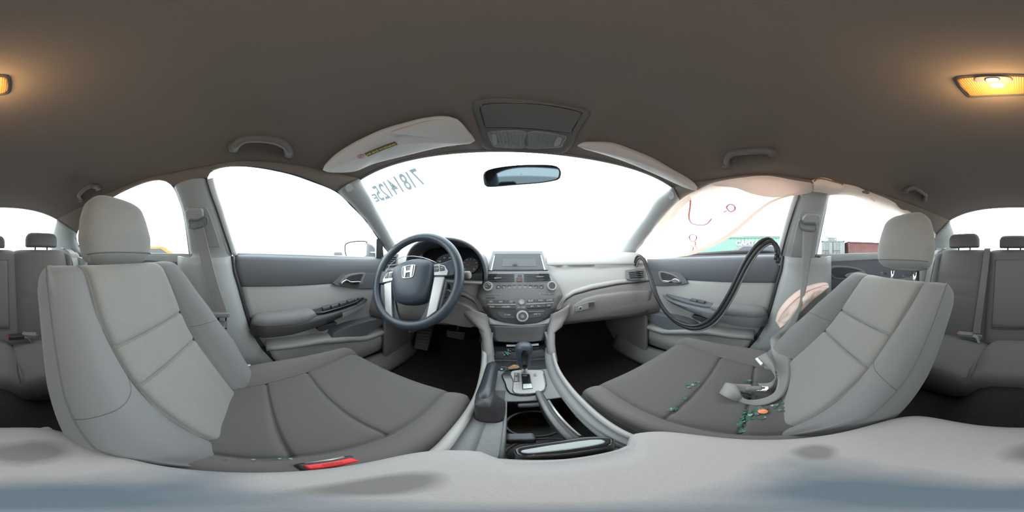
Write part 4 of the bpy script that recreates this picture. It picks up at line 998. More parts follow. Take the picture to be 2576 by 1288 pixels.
# ================================================================== FRONT SEATS
def cat1(P, t):
    """Catmull-Rom through a list of tuples at float index t"""
    n = len(P); i = min(int(t), n-2); f = t-i
    g = lambda k: V((*P[max(0, min(n-1, k))], 0)) if len(P[0]) == 2 else V(P[max(0, min(n-1, k))])
    a, b, c, d = g(i-1), g(i), g(i+1), g(i+2)
    return .5*((2*b)+(c-a)*f+(2*a-5*b+4*c-d)*f*f+(3*b-a-3*c+d)*f**3)
def front_seat(s, name, label, bite, top, hc, raised, hz0, hz1, bin_, cin):
    T = thing(name, label, 'car seat', 'front seats')
    X0 = .355
    B0 = V((0, *bite)); Tp = V((0, *top)); U = (Tp-B0); LN = U.length; U.normalize(); N = V((0, U.z, -U.y))
    if N.y < 0: N = -N
    # ---- backrest: q sideways, d forward of the panel plane, v upward
    def half(v, sg):
        xp = lerp([(-.1,.085),(0,.09),(.3,.108),(.6,.124),(.9,.138),(1,.132)], v)
        xo = lerp([(-.1,.185),(0,.195),(.25,.232),(.5,.232),(.8,.224),(.90,.222),(.96,.216),(.985,.204),(1,.182)], v)
        if sg < 0: xp = lerp(bin_, v)
        b = lerp([(-.1,.65),(0,.9),(.25,1.05),(.55,.95),(.8,.62),(.93,.32),(1,.12)], v)
        if sg > 0: b *= 1.0; xo -= .020*math.exp(-((v-.55)/.25)**2)
        else: b *= lerp([(-.1,.15),(0,.22),(.15,.45),(.4,.85),(.6,1)], v)
        w = xo-xp
        P = [(0,0),(xp*.5,.001),(xp*.9,.006),(xp,-.003),(xp+w*.12,.016*b),(xp+w*.38,.050*b),(xp+w*.66,.064*b),(xp+w*.90,.046*b),(xo,.012),(xo+.004,-.035),(xo-.006,-.075),(xo-.045,-.105),(xo*.4,-.115),(0,-.115)]
        return P
    NI = 13
    def pt(v, t, sg):
        P = half(min(v, 1), sg); p = cat1(P, t); q, d = p.x, p.y
        e = 0
        if v > .90:
            c = max(0, 1-((v-.90)/.10)**2)**.5
            d = -.05+(d+.05)*max(c, .02)
        if t <= 3:
            for vs in (.42,.61):
                d -= .008*math.exp(-((v-vs)/.009)**2)
            d += .004*math.sin(PI*min(max(v, 0), 1)*3)
        return V((s*(X0+sg*q), 0, 0))+B0+U*(v*LN)+N*d
    vs = sorted([-.12+1.02*i/44 for i in range(45)]+[k+d_ for k in (.42,.61) for d_ in (-.012,-.008,-.004,0,.004,.008,.012)])+[.90+.10*math.sin(PI/2*i/9) for i in range(1, 10)]
    def patch(nm, t0, t1, sg, m):
        n = max(4, int((t1-t0)*5)); return grid(nm, [[pt(v, t0+(t1-t0)*j/n, sg) for j in range(n+1)] for v in vs], m, T)
    rows = [[pt(v, 3*(1-j/12), -1) for j in range(12)]+[pt(v, 3*j/12, 1) for j in range(13)] for v in vs]
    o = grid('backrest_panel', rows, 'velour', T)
    for k in (.42,.61): tube('panel_seam', [pt(k, t, -1) for t in (2.9,2,1)]+[pt(k, t, 1) for t in (0,1,2,2.9)], .0011, 'seam', o, n=5)
    for sg in (-1, 1):
        o = patch('backrest_bolster', 3, 8, sg, 'bolster')
        tube('piping', [pt(v, 8, sg)+V((s*sg*.0003,0,0)) for v in vs[2:-1]], .0014, 'seam', o, n=5)
        tube('piping', [pt(v, 3.02, sg) for v in vs[2:-1]], .0012, 'seam', o, n=5)
        cs = [pt(.47+.0*t, t, sg)+N*.0008 for t in [3.4+4.6*i/14 for i in range(15)]]
        cs = [pt(.50-.10*i/14, 3.4+4.6*i/14, sg) for i in range(15)]
        tube('piping', cs, .0009, 'seam', o, n=5)
    rows = [[pt(v, 8+5*j/20, -1) for j in range(21)]+[pt(v, 13-5*j/20, 1) for j in range(1, 21)] for v in vs]
    grid('backrest_shell', rows, 'bolster', T)
    # ---- cushion
    YR, YF, ZR, ZF = -.15, .352, -.442, -.385
    def chalf(v):
        xp = lerp([(0,.10),(.2,.105),(.5,.135),(.9,.158),(1,.155)], v)
        return xp, lerp([(0,.205),(.4,.228),(.9,.222),(1,.205)], v)
    def cpt(v, t, sg):
        xp, xo = chalf(min(v, 1))
        xo += lerp([(.5,0),(1,-.030)], v) if sg > 0 else lerp([(.1,0),(.4,.010),(1,.010 if s < 0 else .034)], v)
        xp = lerp(cin, min(v, 1)) if sg < 0 else xp
        w = xo-xp; b = 1.0*lerp([(0,.6),(.3,1.1),(.7,.9),(1,.5)], v)
        if sg < 0: b *= .55
        P = [(0,0),(xp*.5,.001),(xp*.9,.004),(xp,-.003),(xp+w*.12,.008*b),(xp+w*.40,.030*b),(xp+w*.68,.034*b),(xp+w*.92,.014*b),(xo,-.016),(xo+.005,-.06),(xo,-.11),(xo-.03,-.14),(xo*.4,-.14),(0,-.14)]
        p = cat1(P, t); q, d = p.x, p.y
        y = YR+(YF-YR)*min(v, 1); z0 = lerp([(0,ZR),(.25,-.432),(.6,-.405),(.88,ZF),(1,ZF-.004)], min(v, 1))
        y += .018*(1-(q/.22)**2)*max(0, (v-.6)/.4) if v > .6 else 0
        if v > .90:
            c = max(0, 1-((min(v, 1)-.90)/.10)**2)**.5
            d = -.065+(d+.065)*c if d > -.065 else d
        if v > 1: d = -.065-.075*(v-1)/.1 if d > -.14 else d
        if t <= 3:
            for k in (.366,.60): d -= .007*math.exp(-((v-k)/.008)**2)
        return V((s*(X0+sg*q), y, z0+d))
    cv = sorted([.90*i/40 for i in range(41)]+[k+d_ for k in (.366,.60) for d_ in (-.012,-.008,-.004,0,.004,.008,.012)])+[.90+.10*math.sin(PI/2*i/9) for i in range(1, 10)]+[1.05,1.1]
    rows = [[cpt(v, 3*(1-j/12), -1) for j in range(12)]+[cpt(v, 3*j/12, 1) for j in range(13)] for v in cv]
    cpan = grid('cushion_panel', rows, 'cushion', T)
    for k in (.366,.60): tube('panel_seam', [cpt(k, t, -1) for t in (2.9,2,1)]+[cpt(k, t, 1) for t in (0,1,2,2.9)], .0011, 'seam', cpan, n=5)
    for sg in (-1, 1):
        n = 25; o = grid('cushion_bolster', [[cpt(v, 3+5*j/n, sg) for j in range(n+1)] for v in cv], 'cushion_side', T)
        tube('piping', [cpt(v, 3.02, sg) for v in cv[8:-2]], .0012, 'seam', o, n=5)
        tube('piping', [cpt(v, 8, sg) for v in cv[8:-2]], .0012, 'seam', o, n=5)
    rows = [[cpt(v, 8+5*j/20, -1) for j in range(21)]+[cpt(v, 13-5*j/20, 1) for j in range(1, 21)] for v in cv]
    grid('cushion_base', rows, 'cushion_side', T)
    slab('side_trim', [V((s*(X0-.238), y, z)) for y, z in ((-.12,-.50),(.20,-.50),(.26,-.56),(.2,-.62),(-.15,-.62))], V((-s,0,0)), .02, 'trim_black', T, b=.008)
    for q in (-.18,.18): rbox('seat_rail', (s*(X0+q), .05, -.675), (.04,.44,.09), 'trim_black', T, b=.004)
    # ---- head restraint
    H = V((hc[0], hc[1], (hz0+hz1)/2)); Hu = V((0,-.16,1)).normalized(); Hn = V((0,1,.16)).normalized(); hh = (hz1-hz0)
    rows = []
    for i in range(29):
        v = i/28; a = -1+2*v
        wd = lerp([(0,.098),(.12,.118),(.35,.124),(.65,.114),(.86,.098),(1,.082)], v); th = lerp([(0,.030),(.12,.046),(.4,.054),(.8,.046),(1,.034)], v)
        k = 1
        if v > .82: k = max(.02, 1-((v-.82)/.18)**2)**.5
        if v < .06: k = max(.02, (1-((.06-v)/.06)**2))**.5
        r = []
        for j in range(40):
            t = 2*PI*j/40; c_, s_ = math.cos(t), math.sin(t)
            x = wd*(.55+.45*k)*math.copysign(abs(c_)**.55, c_); d = th*k*math.copysign(abs(s_)**.6, s_)
            d += .010*(1-(x/wd)**2)*0-.006*(abs(x)/.12)**2*(1 if s_ > 0 else 0)
            if v < .13 and s_ > 0: d -= .020*(1-v/.13)
            r.append(H+V((x,0,0))+Hu*((v-.5)*hh)+Hn*d)
        rows.append(r)
    h = grid('headrest', rows, 'velour', T, closed=True, caps=True)
    tube('piping', [rows[4][j]+Hn*.0006 for j in range(1, 20)], .0013, 'seam', h, n=5)
    if raised:
        for q in (-.055,.055):
            a = H+V((q,0,0))-Hu*(hh*.5-.01)-Hn*.01
            tube('headrest_post', [a, a-Hu*.04-Hn*.002, a-Hu*.11-Hn*.005], .0065, 'chrome', T, n=14)
            lathe('post_sleeve', [(.013,0),(.012,.006),(.008,.008)], V((s*X0+q, top[0]-.005, top[1]-.01)), Hu, 'trim_black', T, n=16)
    return T, cpan
DS, DCUSH = front_seat(-1, 'bucket_seat', 'grey cloth driver seat behind the steering wheel with lowered headrest', (-.055,-.425), (-.298,-.004), (-.372,-.352), False, -.028, .178, [(-.1,.105),(0,.110),(.4,.122),(.75,.138),(1,.134)], [(0,.12),(.3,.160),(1,.172)])
PS, PCUSH = front_seat(1, 'bucket_seat', 'grey cloth passenger seat strewn with broken glass, headrest raised on posts', (-.045,-.425), (-.405,-.060), (.352,-.462), True, -.052, .165, [(-.1,.160),(0,.160),(.3,.145),(.6,.136),(.9,.138),(1,.132)], [(0,.165),(.3,.188),(1,.198)])
# ================================================================== REAR BENCH
RB = thing('rear_bench_seat', 'grey cloth rear bench seat with three headrests and a folded centre armrest', 'bench seat')
def rear_bench():
    yb = lambda z: lerp([(-.56,-.93),(-.40,-.985),(-.2,-1.06),(0,-1.13),(.05,-1.155)], z)
    def back(nm, x0, x1, m, bulge, seams, zt=.045, zb=-.56, dy=0.0, par=RB, rnd=.05):
        rows = []
        for i in range(41):
            t = i/40; z = zb+(zt-zb)*t; r = []
            for j in range(25):
                u = j/24; x = x0+(x1-x0)*u
                e = (1-abs(2*u-1)**5)
                f = bulge*e
                for sv in seams: f -= .010*math.exp(-((z-sv)/.007)**2)*e
                k = min(1, max(0, (t-(1-rnd))/rnd)); f -= .03*(1-(1-k*k)**.5) if k > 0 else 0
                zz = z-(.010*abs(2*u-1)**8 if t > .9 else 0)
                r.append(V((x, yb(z)+dy+f, zz)))
            rows.append(r)
        rows.append([p+V((0,-.09,.0)) for p in rows[-1]]); rows.append([p+V((0,-.03,-.58)) for p in rows[-1]])
        return grid(nm, rows, m, par)
    back('backrest_panel', -.555, -.17, 'cushion', .040, (-.16,-.265)); back('backrest_panel', .17, .555, 'cushion', .040, (-.16,-.265))
    for x0, x1 in ((-.555,-.17),(.17,.555)):
        for sv in (-.16,-.265): tube('panel_seam', [V((x0+(x1-x0)*u, yb(sv)+.040*(1-abs(2*u-1)**5)-.0085*(1-abs(2*u-1)**5), sv)) for u in [.03+.94*i/16 for i in range(17)]], .0022, 'seam', RB, n=5)
    back('backrest_centre', -.172, .172, 'cushion_side', .018, ())
    back('backrest_side', -.67, -.553, 'bolster', .045, (), zt=.03); back('backrest_side', .553, .67, 'bolster', .045, (), zt=.03)
    # folded armrest
    P = [(-.122,-.025),(.126,-.025),(.128,-.46),(-.124,-.46)]
    rows = []
    for i in range(21):
        t = i/20; z = -.025-.435*t; r = []
        for j in range(21):
            u = j/20; e = ((1-abs(2*u-1)**10)*(1-abs(2*t-1)**14))
            r.append(V((-.123+.249*u, yb(z)+.012+.030*max(e,0)**.5, z)))
        rows.append(r)
    a = grid('folded_armrest', rows, 'cushion_side', RB)
    ed = [rows[0][j] for j in range(21)]+[rows[i][-1] for i in range(1, 21)]+[rows[-1][j] for j in range(19, -1, -1)]+[rows[i][0] for i in range(19, 0, -1)]
    tube('piping', [p+V((0,.006,0)) for p in ed], .003, 'seam', a, closed=True, n=5)
    # cushion
    def cush(nm, x0, x1, m, sw, z0=-.535):
        rows = []
        for i in range(31):
            t = i/30; y = -.90+.36*t; r = []
            for j in range(25):
                u = j/24; e = 1-abs(2*u-1)**4
                z = z0+sw*e-.02*(1-t)+(.03*math.sin(PI*min(t*1.2, 1)) if 1 else 0)
                if t > .8: k = min((t-.8)/.2, 1); z -= .05*(1-(1-min(k,1)**2)**.5)
                r.append(V((x0+(x1-x0)*u, y, z)))
            rows.append(r)
        rows.append([V((p.x, p.y+.006, p.z-.08)) for p in rows[-1]]); rows.append([V((p.x, p.y-.03, -.72)) for p in rows[-1]])
        return grid(nm, rows, m, RB)
    cush('cushion_seat', -.62, -.13, 'cushion', .030); cush('cushion_centre', -.132, .132, 'cushion', .042); cush('cushion_seat', .13, .62, 'cushion', .030)
    for x in (-.135,.135): tube('cushion_seam', [V((x,-.88,-.545)), V((x,-.75,-.52)), V((x,-.60,-.52)), V((x,-.55,-.545))], .003, 'seam', RB, n=5)
    for xc, hw, yc, z0, z1 in ((-.370,.118,-1.155,.062,.170), (0,.105,-1.16,.055,.145), (.370,.118,-1.155,.060,.168)):
        rows = []
        for i in range(17):
            v = i/16; k = (1-max(0, (v-.45)/.55)**2.2)**.5 if v < 1 else .05
            k2 = (1-max(0, (.12-v)/.12)**2)**.5 if v > 0 else .2
            rows.append([V((xc+hw*(.62+.38*k)*(.9+.1*k2)*math.copysign(abs(math.cos(a))**.6, math.cos(a)), yc+.052*k**.6*k2*math.copysign(abs(math.sin(a))**.7, math.sin(a)), z0+(z1-z0)*v)) for a in [2*PI*j/32 for j in range(32)]])
        h = grid('headrest', rows, 'cushion', RB, closed=True, caps=True)
        for q in (-.045,.045): tube('post', [V((xc+q, yc, z0+.006)), V((xc+q, yc, .02))], .006, 'trim_black', h, n=8)
rear_bench()
# belts and buckles of the rear bench
def ribbon(name, P, wv, wd, m, par, th=.0012, n=40):
    P = crv(P, n); W = pol(wv, n) if isinstance(wv, list) else [V(wv)]*n; rows = []
    fr = frames(P)
    for p, q, (t, a, b) in zip(P, W, fr):
        q = (q-t*q.dot(t)).normalized(); k = t.cross(q)
        rows.append([p+q*x+k*y for x, y in ((-wd/2,-th),(wd/2,-th),(wd/2,th),(-wd/2,th))])
    return grid(name, rows, m, par, closed=True, caps=True, sharp=40)
t = thing('rear_seat_belt', 'grey belt webbing running down the rear backrest to a buckle, beside the folded armrest', 'seat belt')
yb2 = lambda z: lerp([(-.56,-.885),(-.40,-.945),(-.2,-1.02),(0,-1.10),(.035,-1.125)], z)
ribbon('webbing', [V((.185,-1.19,.058)), V((.186,-1.12,.048)), V((.187,yb2(0),0)), V((.195,yb2(-.2),-.2)), V((.205,yb2(-.4),-.4)), V((.205,yb2(-.5),-.485))], (1,0,0), .044, 'belt_rear', t)
c = V((.195,-.885,-.49)); rbox('tongue_grip', c, (.06,.014,.018), 'belt_plastic', t, b=.004); rbox('tongue', c+V((-.012,.01,-.03)), (.026,.005,.045), 'chrome', t, b=.002)
def buckle(name, label, c, yaw, red, m='buckle_black'):
    t = thing(name, label, 'buckle'); R = Matrix.Rotation(yaw, 3, 'Z')
    rbox('housing', V(c), (.085,.040,.026), m, t, R=R, b=.006)
    rbox('release_button', V(c)+R @ V((.041*red,0,.001)), (.007,.034,.020), 'red_button', t, R=R, b=.002)
    ribbon('strap', [V(c)-R @ V((.040*red,0,0)), V(c)-R @ V((.065*red,0,.012)), V(c)-R @ V((.08*red,-.02,.04))], R @ V((0,1,0)), .036, 'belt', t, n=10)
    return t
buckle('rear_buckle', 'black rear buckle with red end lying at the foot of the folded armrest', (-.150,-.86,-.468), .05, 1)
t = buckle('rear_buckle', 'dark grey rear buckle tilted against the backrest, behind the driver seat', (-.225,-.865,-.465), -.35, -1, 'belt_plastic')
rbox('tongue', (-.262,-.845,-.452), (.02,.03,.004), 'chrome', t, b=.001, R=Matrix.Rotation(.4,3,'Y'))
buckle('rear_buckle', 'dark grey buckle on the rear cushion under the hanging belt tongue', (.255,-.855,-.475), .1, 1, 'belt_plastic')
for s, lab in ((-1, 'grey belt webbing at the outer edge of the rear seat behind the driver seat'), (1, 'grey belt webbing at the outer edge of the rear seat behind the passenger seat')):
    t = thing('rear_seat_belt', lab, 'seat belt')
    ribbon('webbing', [V((s*.60,-1.30,.075)), V((s*.60,-1.19,.055)), V((s*.603,-1.09,.0)), V((s*.61,-1.01,-.2)), V((s*.62,-.93,-.42)), V((s*.62,-.90,-.50))], (1,0,0), .046, 'belt', t)
    rbox('belt_guide', (s*.60,-1.215,.062), (.07,.05,.014), 'belt_plastic', t, b=.004)
from mathutils.bvhtree import BVHTree
def bvh(o): return BVHTree.FromPolygons([v.co for v in o.data.vertices], [tuple(p.vertices) for p in o.data.polygons])
# ================================================================== ROOF FITTINGS
c5 = lambda L: [(780+x/2.576, 200+y/2.576) for x, y in L]
OC = thing('overhead_console', 'grey overhead console with sunglasses bin and two clear map lamps above the windshield', 'overhead console')
nd = V((0,-.45,-1)).normalized()
body = crv(hits(c5([(1060,140),(1160,122),(1320,122),(1500,140),(1680,170),(1805,198),(1812,225),(1740,330),(1700,410),(1650,468),(1560,470),(1380,458),(1180,450),(1115,425),(1085,320),(1055,190)]), roof(.004)), 60, True)
def follow(name, L, off, t, m, par, sm=48, b=.002, inner=None):
    """plate that follows the headliner: outline from the photo, grid inside, off below the roof"""
    P = hits(L, roof(off)); P = crv(P, sm, True) if sm else P
    c = sum(P, V())/len(P); rows = []
    for k in (1.02,1.0,.97,.9,.75,.5,.25,.02):
        r = []
        for p in P:
            q = c+(p-c)*k; z = roofz(q.x, q.y)-off
            d = 0 if k > 1.01 else (t*.6 if k == 1.0 else t)
            r.append(V((q.x, q.y, z-d)) if k <= 1.01 else V((q.x, q.y, z+.004)))
        rows.append(r)
    return grid(name, rows, m, par, closed=True, caps=True)
follow('body', c5([(1060,140),(1160,122),(1320,122),(1500,140),(1680,170),(1805,198),(1812,225),(1740,330),(1700,410),(1650,468),(1560,470),(1380,458),(1180,450),(1115,425),(1085,320),(1055,190)]), .000, .010, 'overhead', OC)
follow('door_gap', c5([(1098,175),(1130,155),(1330,148),(1560,165),(1745,205),(1764,225),(1700,335),(1675,348),(1400,318),(1150,312),(1130,300),(1100,200)]), .0085, .0025, 'gloss_black', OC)
follow('bin_door', c5([(1106,178),(1134,161),(1330,154),(1558,171),(1738,210),(1754,227),(1694,330),(1672,341),(1400,312),(1154,306),(1136,296),(1108,200)]), .009, .004, 'overhead', OC)
for L, sx_ in (([(1148,340),(1180,335),(1403,338),(1395,440),(1215,436),(1180,415)], [(1178,360),(1205,358),(1210,420),(1190,415)]), ([(1415,338),(1640,360),(1664,375),(1640,410),(1615,436),(1402,442)], [(1600,378),(1632,382),(1612,425),(1580,428)])):
    o = follow('map_lamp', c5(L), .009, .004, 'lens_grey', OC, sm=36)
    follow('lamp_switch', c5(sx_), .0125, .003, 'trim_light', o, sm=16)
    P = hits(c5(L), roof(.0135)); a, b = P[0].lerp(P[1], .5), P[2]
    for i in range(9):
        u = .1+.1*i; ya = P[0].lerp(P[2], u); yb_ = P[-1].lerp(P[3], u)
        tube('lens_rib', [ya.lerp(yb_, .06), ya.lerp(yb_, .9)], .0006, 'lens_grey', o, n=4)
# sun visors
def visor(label, L, off, lo):
    T = thing('sun_visor', label, 'sun visor', 'sun visors')
    P = crv(hits(c5(L), roof(off)), 56, True); c = sum(P, V())/len(P)
    n = V(); 
    for i in range(len(P)): n += (P[i]-c).cross(P[(i+1) % len(P)]-c)
    n.normalize()
    if n.dot(O-c) < 0: n = -n
    rows = []
    for k, d in ((.94,-.010),(.985,-.008),(1,-.002),(.992,.004),(.965,.0075),(.9,.0095),(.6,.0105),(.02,.0105)): rows.append([c+(p-c)*k+n*d for p in P])
    grid('panel', rows, 'visor', T, closed=True, caps=True)
    return T, P, c, n
VL, P, c, n = visor('grey driver sun visor with an airbag warning label', [(82,585),(88,565),(150,500),(250,432),(350,380),(475,325),(600,288),(730,255),(850,240),(920,245),(960,262),(985,285),(1030,340),(1068,388),(1055,408),(960,418),(860,432),(700,468),(560,502),(400,545),(300,588),(215,600),(120,598)], .030, 0)
pf = lambda p: -(p-(c+n*.0115)).dot(n)
vb_ = bvh([o for o in COL.objects if o.parent == VL and o.name.startswith('panel')][0])
u = [vb_.ray_cast(O, ray(x, y))[0] for x, y in c5([(350,478),(548,400),(568,420),(376,496)])]
pn = (u[1]-u[0]).cross(u[3]-u[0]).normalized(); pn = pn if pn.dot(O-u[0]) > 0 else -pn
nv, n = n, pn; u = [p+n*.0022 for p in u]
lb = slab('warning_label', u, n, .0004, 'label_dark', VL, b=0, sink=0)
lbs = (u[0]-u[1]).length/9.4; text('lettering', 'AIR BAG WARNING', sum(u, V())/4+n*.0026, u[1]-u[0], u[0]-u[3], lbs, 'yellow_print', lb, bold=.0003)
uc = vb_.ray_cast(O, ray(*c5([(328,496)])[0]))[0]+n*.001; rr_ = (u[1]-u[0]).normalized(); uu = n.cross(rr_)
tube('warning_ring', [uc+rr_*.008*math.cos(2*PI*i/20)+uu*.008*math.sin(2*PI*i/20)+n*.0005 for i in range(20)], .0008, 'red_print', VL, closed=True, n=5, up=n)
slab('warning_bar', [uc+rr_*.006+uu*.005+n*.0005, uc+rr_*.005+uu*.006+n*.0005, uc-rr_*.006-uu*.005+n*.0005, uc-rr_*.005-uu*.006+n*.0005], n, .0005, 'red_print', VL, b=0, sink=0)
n = nv
fl = crv(hits(c5([(525,342),(620,310),(730,276),(850,258),(925,262),(960,280),(1000,330),(1050,378),(900,378),(750,368),(620,355)]), pf), 40, True)
fc = sum(fl, V())/len(fl)
grid('mirror_flap', [[fc+(p-fc)*k+n*d for p in fl] for k, d in ((1,-.002),(.985,.004),(.94,.006),(.02,.006))], 'visor', VL, closed=True, caps=True)
q = hits(c5([(893,420),(905,410),(945,412),(942,424),(900,430)]), pf); tube('visor_clip', q, .0025, 'trim_light', VL, closed=True, n=6)
VR, P, c, n = visor('light grey passenger sun visor seen almost edge on', [(1732,428),(1760,412),(1840,408),(1960,416),(2080,458),(2220,515),(2350,590),(2470,660),(2510,698),(2500,716),(2420,692),(2290,632),(2150,570),(2010,515),(1850,465),(1760,440)], .034, 0)
# rear view mirror
RM_ = thing('rear_view_mirror', 'wide rear view mirror hanging at the windshield', 'mirror')
mn = V((-.09,-.963,-.25)).normalized(); m0 = hit(1312,440, Y(.50))
fm = lambda p: -(p-m0).dot(mn)
Lm = c5([(1126,640),(1128,612),(1150,590),(1220,572),(1340,558),(1450,554),(1550,556),(1600,566),(1622,596),(1618,632),(1600,650),(1500,668),(1380,678),(1260,688),(1180,694),(1138,688)])
P = crv(hits(Lm, fm), 48, True); c = sum(P, V())/len(P); n = mn; rows = []
for k, d in ((.5,-.040),(.85,-.034),(1.0,-.012),(1.02,0),(1.0,.004),(.97,.005)): rows.append([c+(p-c)*k+n*d for p in P])
grid('housing', rows, 'trim_black', RM_, closed=True, caps=True)
grid('mirror_glass', [[c+(p-c)*k+n*.0055 for p in P] for k in (.955,.5,.02)], 'mirror_dim', RM_, closed=True)
tube('stem', crv([c-n*.03, c+V((0,.06,.03)), V((c.x*.6,.575,c.z+.055))], 12), .011, 'trim_black', RM_, n=10)
rbox('mount_button', V((c.x*.6,.58,c.z+.06)), (.035,.012,.05), 'trim_black', RM_, b=.004, R=Matrix.Rotation(.6,3,'X'))
# grab handles
def handle(label, L, off, r=.0095):
    T = thing('grab_handle', label, 'grab handle', 'grab handles')
    P = hits(L, roof(0)); n = len(P); Q = []
    for i, p in enumerate(P):
        lift = off if 0 < i < n-1 else .002
        Q.append(p+V((-math.copysign(lift*.5, p.x), 0, -lift)))
    Q = crv(Q, 36)
    tube('grip', Q, r, 'handle_grey', T, n=14, q=1.25, scale=[1.35,1.3,1.2]+[1]*30+[1.2,1.3,1.35])
    for p, q in ((P[0], P[1]), (P[-1], P[-2])):
        rbox('foot', p+V((-math.copysign(.006, p.x),0,-.008)), (.02,.028,.022), 'handle_grey', T, b=.005)
handle('large grey grab handle over the driver door', [(588,371),(594,358),(612,344),(650,341),(690,346),(716,358),(724,371),(727,385)], .024, .0115)
handle('grey grab handle over the passenger door beside the torn headliner edge', [(1829,412),(1830,392),(1842,379),(1880,374),(1920,371),(1938,374),(1942,384)], .022, .0105)
handle('small grey grab handle over the rear door behind the driver', [(205,500),(203,484),(214,469),(230,459),(241,460),(249,470)], .022, .0095)
handle('small grey grab handle over the rear door behind the passenger', [(2276,478),(2283,467),(2297,464),(2312,472),(2325,484),(2325,500)], .022, .0095)
# dome lamp
DL = thing('dome_lamp', 'lit amber dome lamp in the headliner above the rear seat', 'lamp')
Ld = [(2402,196),(2415,191),(2460,188),(2520,186),(2576,187),(2596,190),(2602,205),(2602,222),(2596,234),(2570,239),(2510,241),(2442,244),(2430,238),(2412,218)]
follow('bezel', Ld, .000, .004, 'trim_dark', DL)
Li = [(2407,199),(2418,195),(2460,192),(2520,190),(2576,191),(2592,194),(2597,206),(2597,221),(2592,231),(2570,235),(2510,237),(2444,240),(2434,234),(2416,216)]
ln = follow('lens', Li, .003, .005, 'amber_lens', DL)
sl = follow('switch_slot', [(2450,197),(2460,193),(2530,192),(2546,196),(2540,204),(2460,206)], .0075, .002, 'trim_dark', DL, sm=24)
follow('switch', [(2480,196),(2512,195),(2512,204),(2482,205)], .009, .003, 'gloss_black', sl, sm=16)
bp_ = hit(2509,215, roof(.009)); blob('bulb', bp_, (.022,.016,.004), 'bulb', DL)
ld = bpy.data.lights.new('dome_glow', 'POINT'); ld.energy = 1.0; ld.color = (1,.62,.28); ld.shadow_soft_size = .02
lo_ = bpy.data.objects.new('dome_glow', ld); COL.objects.link(lo_); lo_.location = bp_+V((0,0,EYE.z-.04))
# ================================================================== LOT NUMBER ON THE WINDSHIELD
def ws_at(px, py):
    best = None; d = ray(px, py)
    for i in range(len(WSR)-1):
        for j in range(len(WSR[0])-1):
            a, b, c_, e = WSR[i][j], WSR[i][j+1], WSR[i+1][j+1], WSR[i+1][j]
            n_ = (b-a).cross(e-a); t_ = (a-O).dot(n_)/max(abs(d.dot(n_)), 1e-9)*math.copysign(1, d.dot(n_))
            if t_ < 0: continue
            p = O+d*t_; q = (a+b+c_+e)/4
            if best is None or (p-q).length < best[0]: best = (p-q).length, p, n_.normalized()
    return best[1], best[2]
POS = ((1052,447),(1035.6,454),(1022,459),(1005,465),(991.7,471),(978,477),(967.7,482.5),(953.7,487.5),(946.5,497.5))
for k, ch in enumerate('71814125E'):
    px, py = POS[k]
    p, n_ = ws_at(px, py); q, _ = ws_at(px-10, py+3.4)
    if n_.dot(O-p) < 0: n_ = -n_
    xdir = (q-p).normalized(); ydir = xdir.cross(n_)
    if ydir.z < 0: ydir = -ydir
    sz = .112 if ch != 'E' else .058
    cu = text('lot_number', ch, V((0,0,0)), (1,0,0), (0,1,0), sz, 'marker_paint', WS, ext=0, bold=.0022)
    for v in cu.data.vertices:
        w_ = v.co.copy(); v.co = p+n_*.004+xdir*(w_.x*(.44 if ch != 'E' else .7))+ydir*w_.y+n_*w_.z
# ================================================================== MIRROR OUTSIDE, BELTS
SM = thing('side_mirror', 'dark door mirror reflecting the bright yard outside the driver window', 'mirror')
cm = lambda L: [(700+x/9.908, 580+y/9.908) for x, y in L]
nm = V((.62,-1,.05)).normalized(); mc = hit(*cm([(1950,500)])[0], Y(.665))
fpl = lambda p: -(p-mc).dot(nm)
P = crv(hits(cm([(1662,380),(1690,330),(1780,292),(1900,272),(2050,262),(2160,265),(2215,300),(2225,420),(2215,600),(2140,665),(2065,716),(1900,712),(1770,692),(1700,640),(1668,540)]), fpl), 44, True)
c = sum(P, V())/len(P)
grid('mirror_glass', [[c+(p-c)*k+nm*.001 for p in P] for k in (.965,.5,.02)], 'mirror', SM, closed=True)
tube('glass_rim', [c+(p-c)*.985+nm*.001 for p in P], .0045, 'trim_black', SM, closed=True, n=6)
grid('housing', [[c+(p-c)*k-nm*d for p in P] for k, d in ((.97,.004),(1.0,-.003),(1.05,.006),(1.06,.03),(1.0,.07),(.7,.10),(.3,.11))], 'car_grey', SM, closed=True, caps=True)
P = hits(cm([(2225,300),(2380,370),(2440,440),(2450,700),(2300,705),(2150,700),(2215,600)]), lambda p: -(p-(mc+V((.02,.03,0)))).dot(nm))
slab('arm', P, nm, .03, 'car_grey', SM, b=.01, sink=.05)
slab('trim_line', hits(cm([(2280,545),(2330,530),(2420,530),(2420,565),(2330,562)]), lambda p: -(p-(mc+nm*.032+V((.02,.03,0)))).dot(nm)), nm, .003, 'satin', SM, b=.001)
P = hits(cm([(2450,215),(2490,190),(2560,280),(2600,400),(2620,700),(2440,720)]), side(.0)); slab('corner_cover', P, V((1,-.3,0)), .006, 'trim_black', SM, b=.002)
def ribbon2(name, E1, E2, par, n):
    A = crv(E1, n); Bq = crv(E2, n); o = grid(name, [[a.lerp(b, j/4) for j in range(5)] for a, b in zip(A, Bq)], 'belt', par); solid(o, .0016); return o
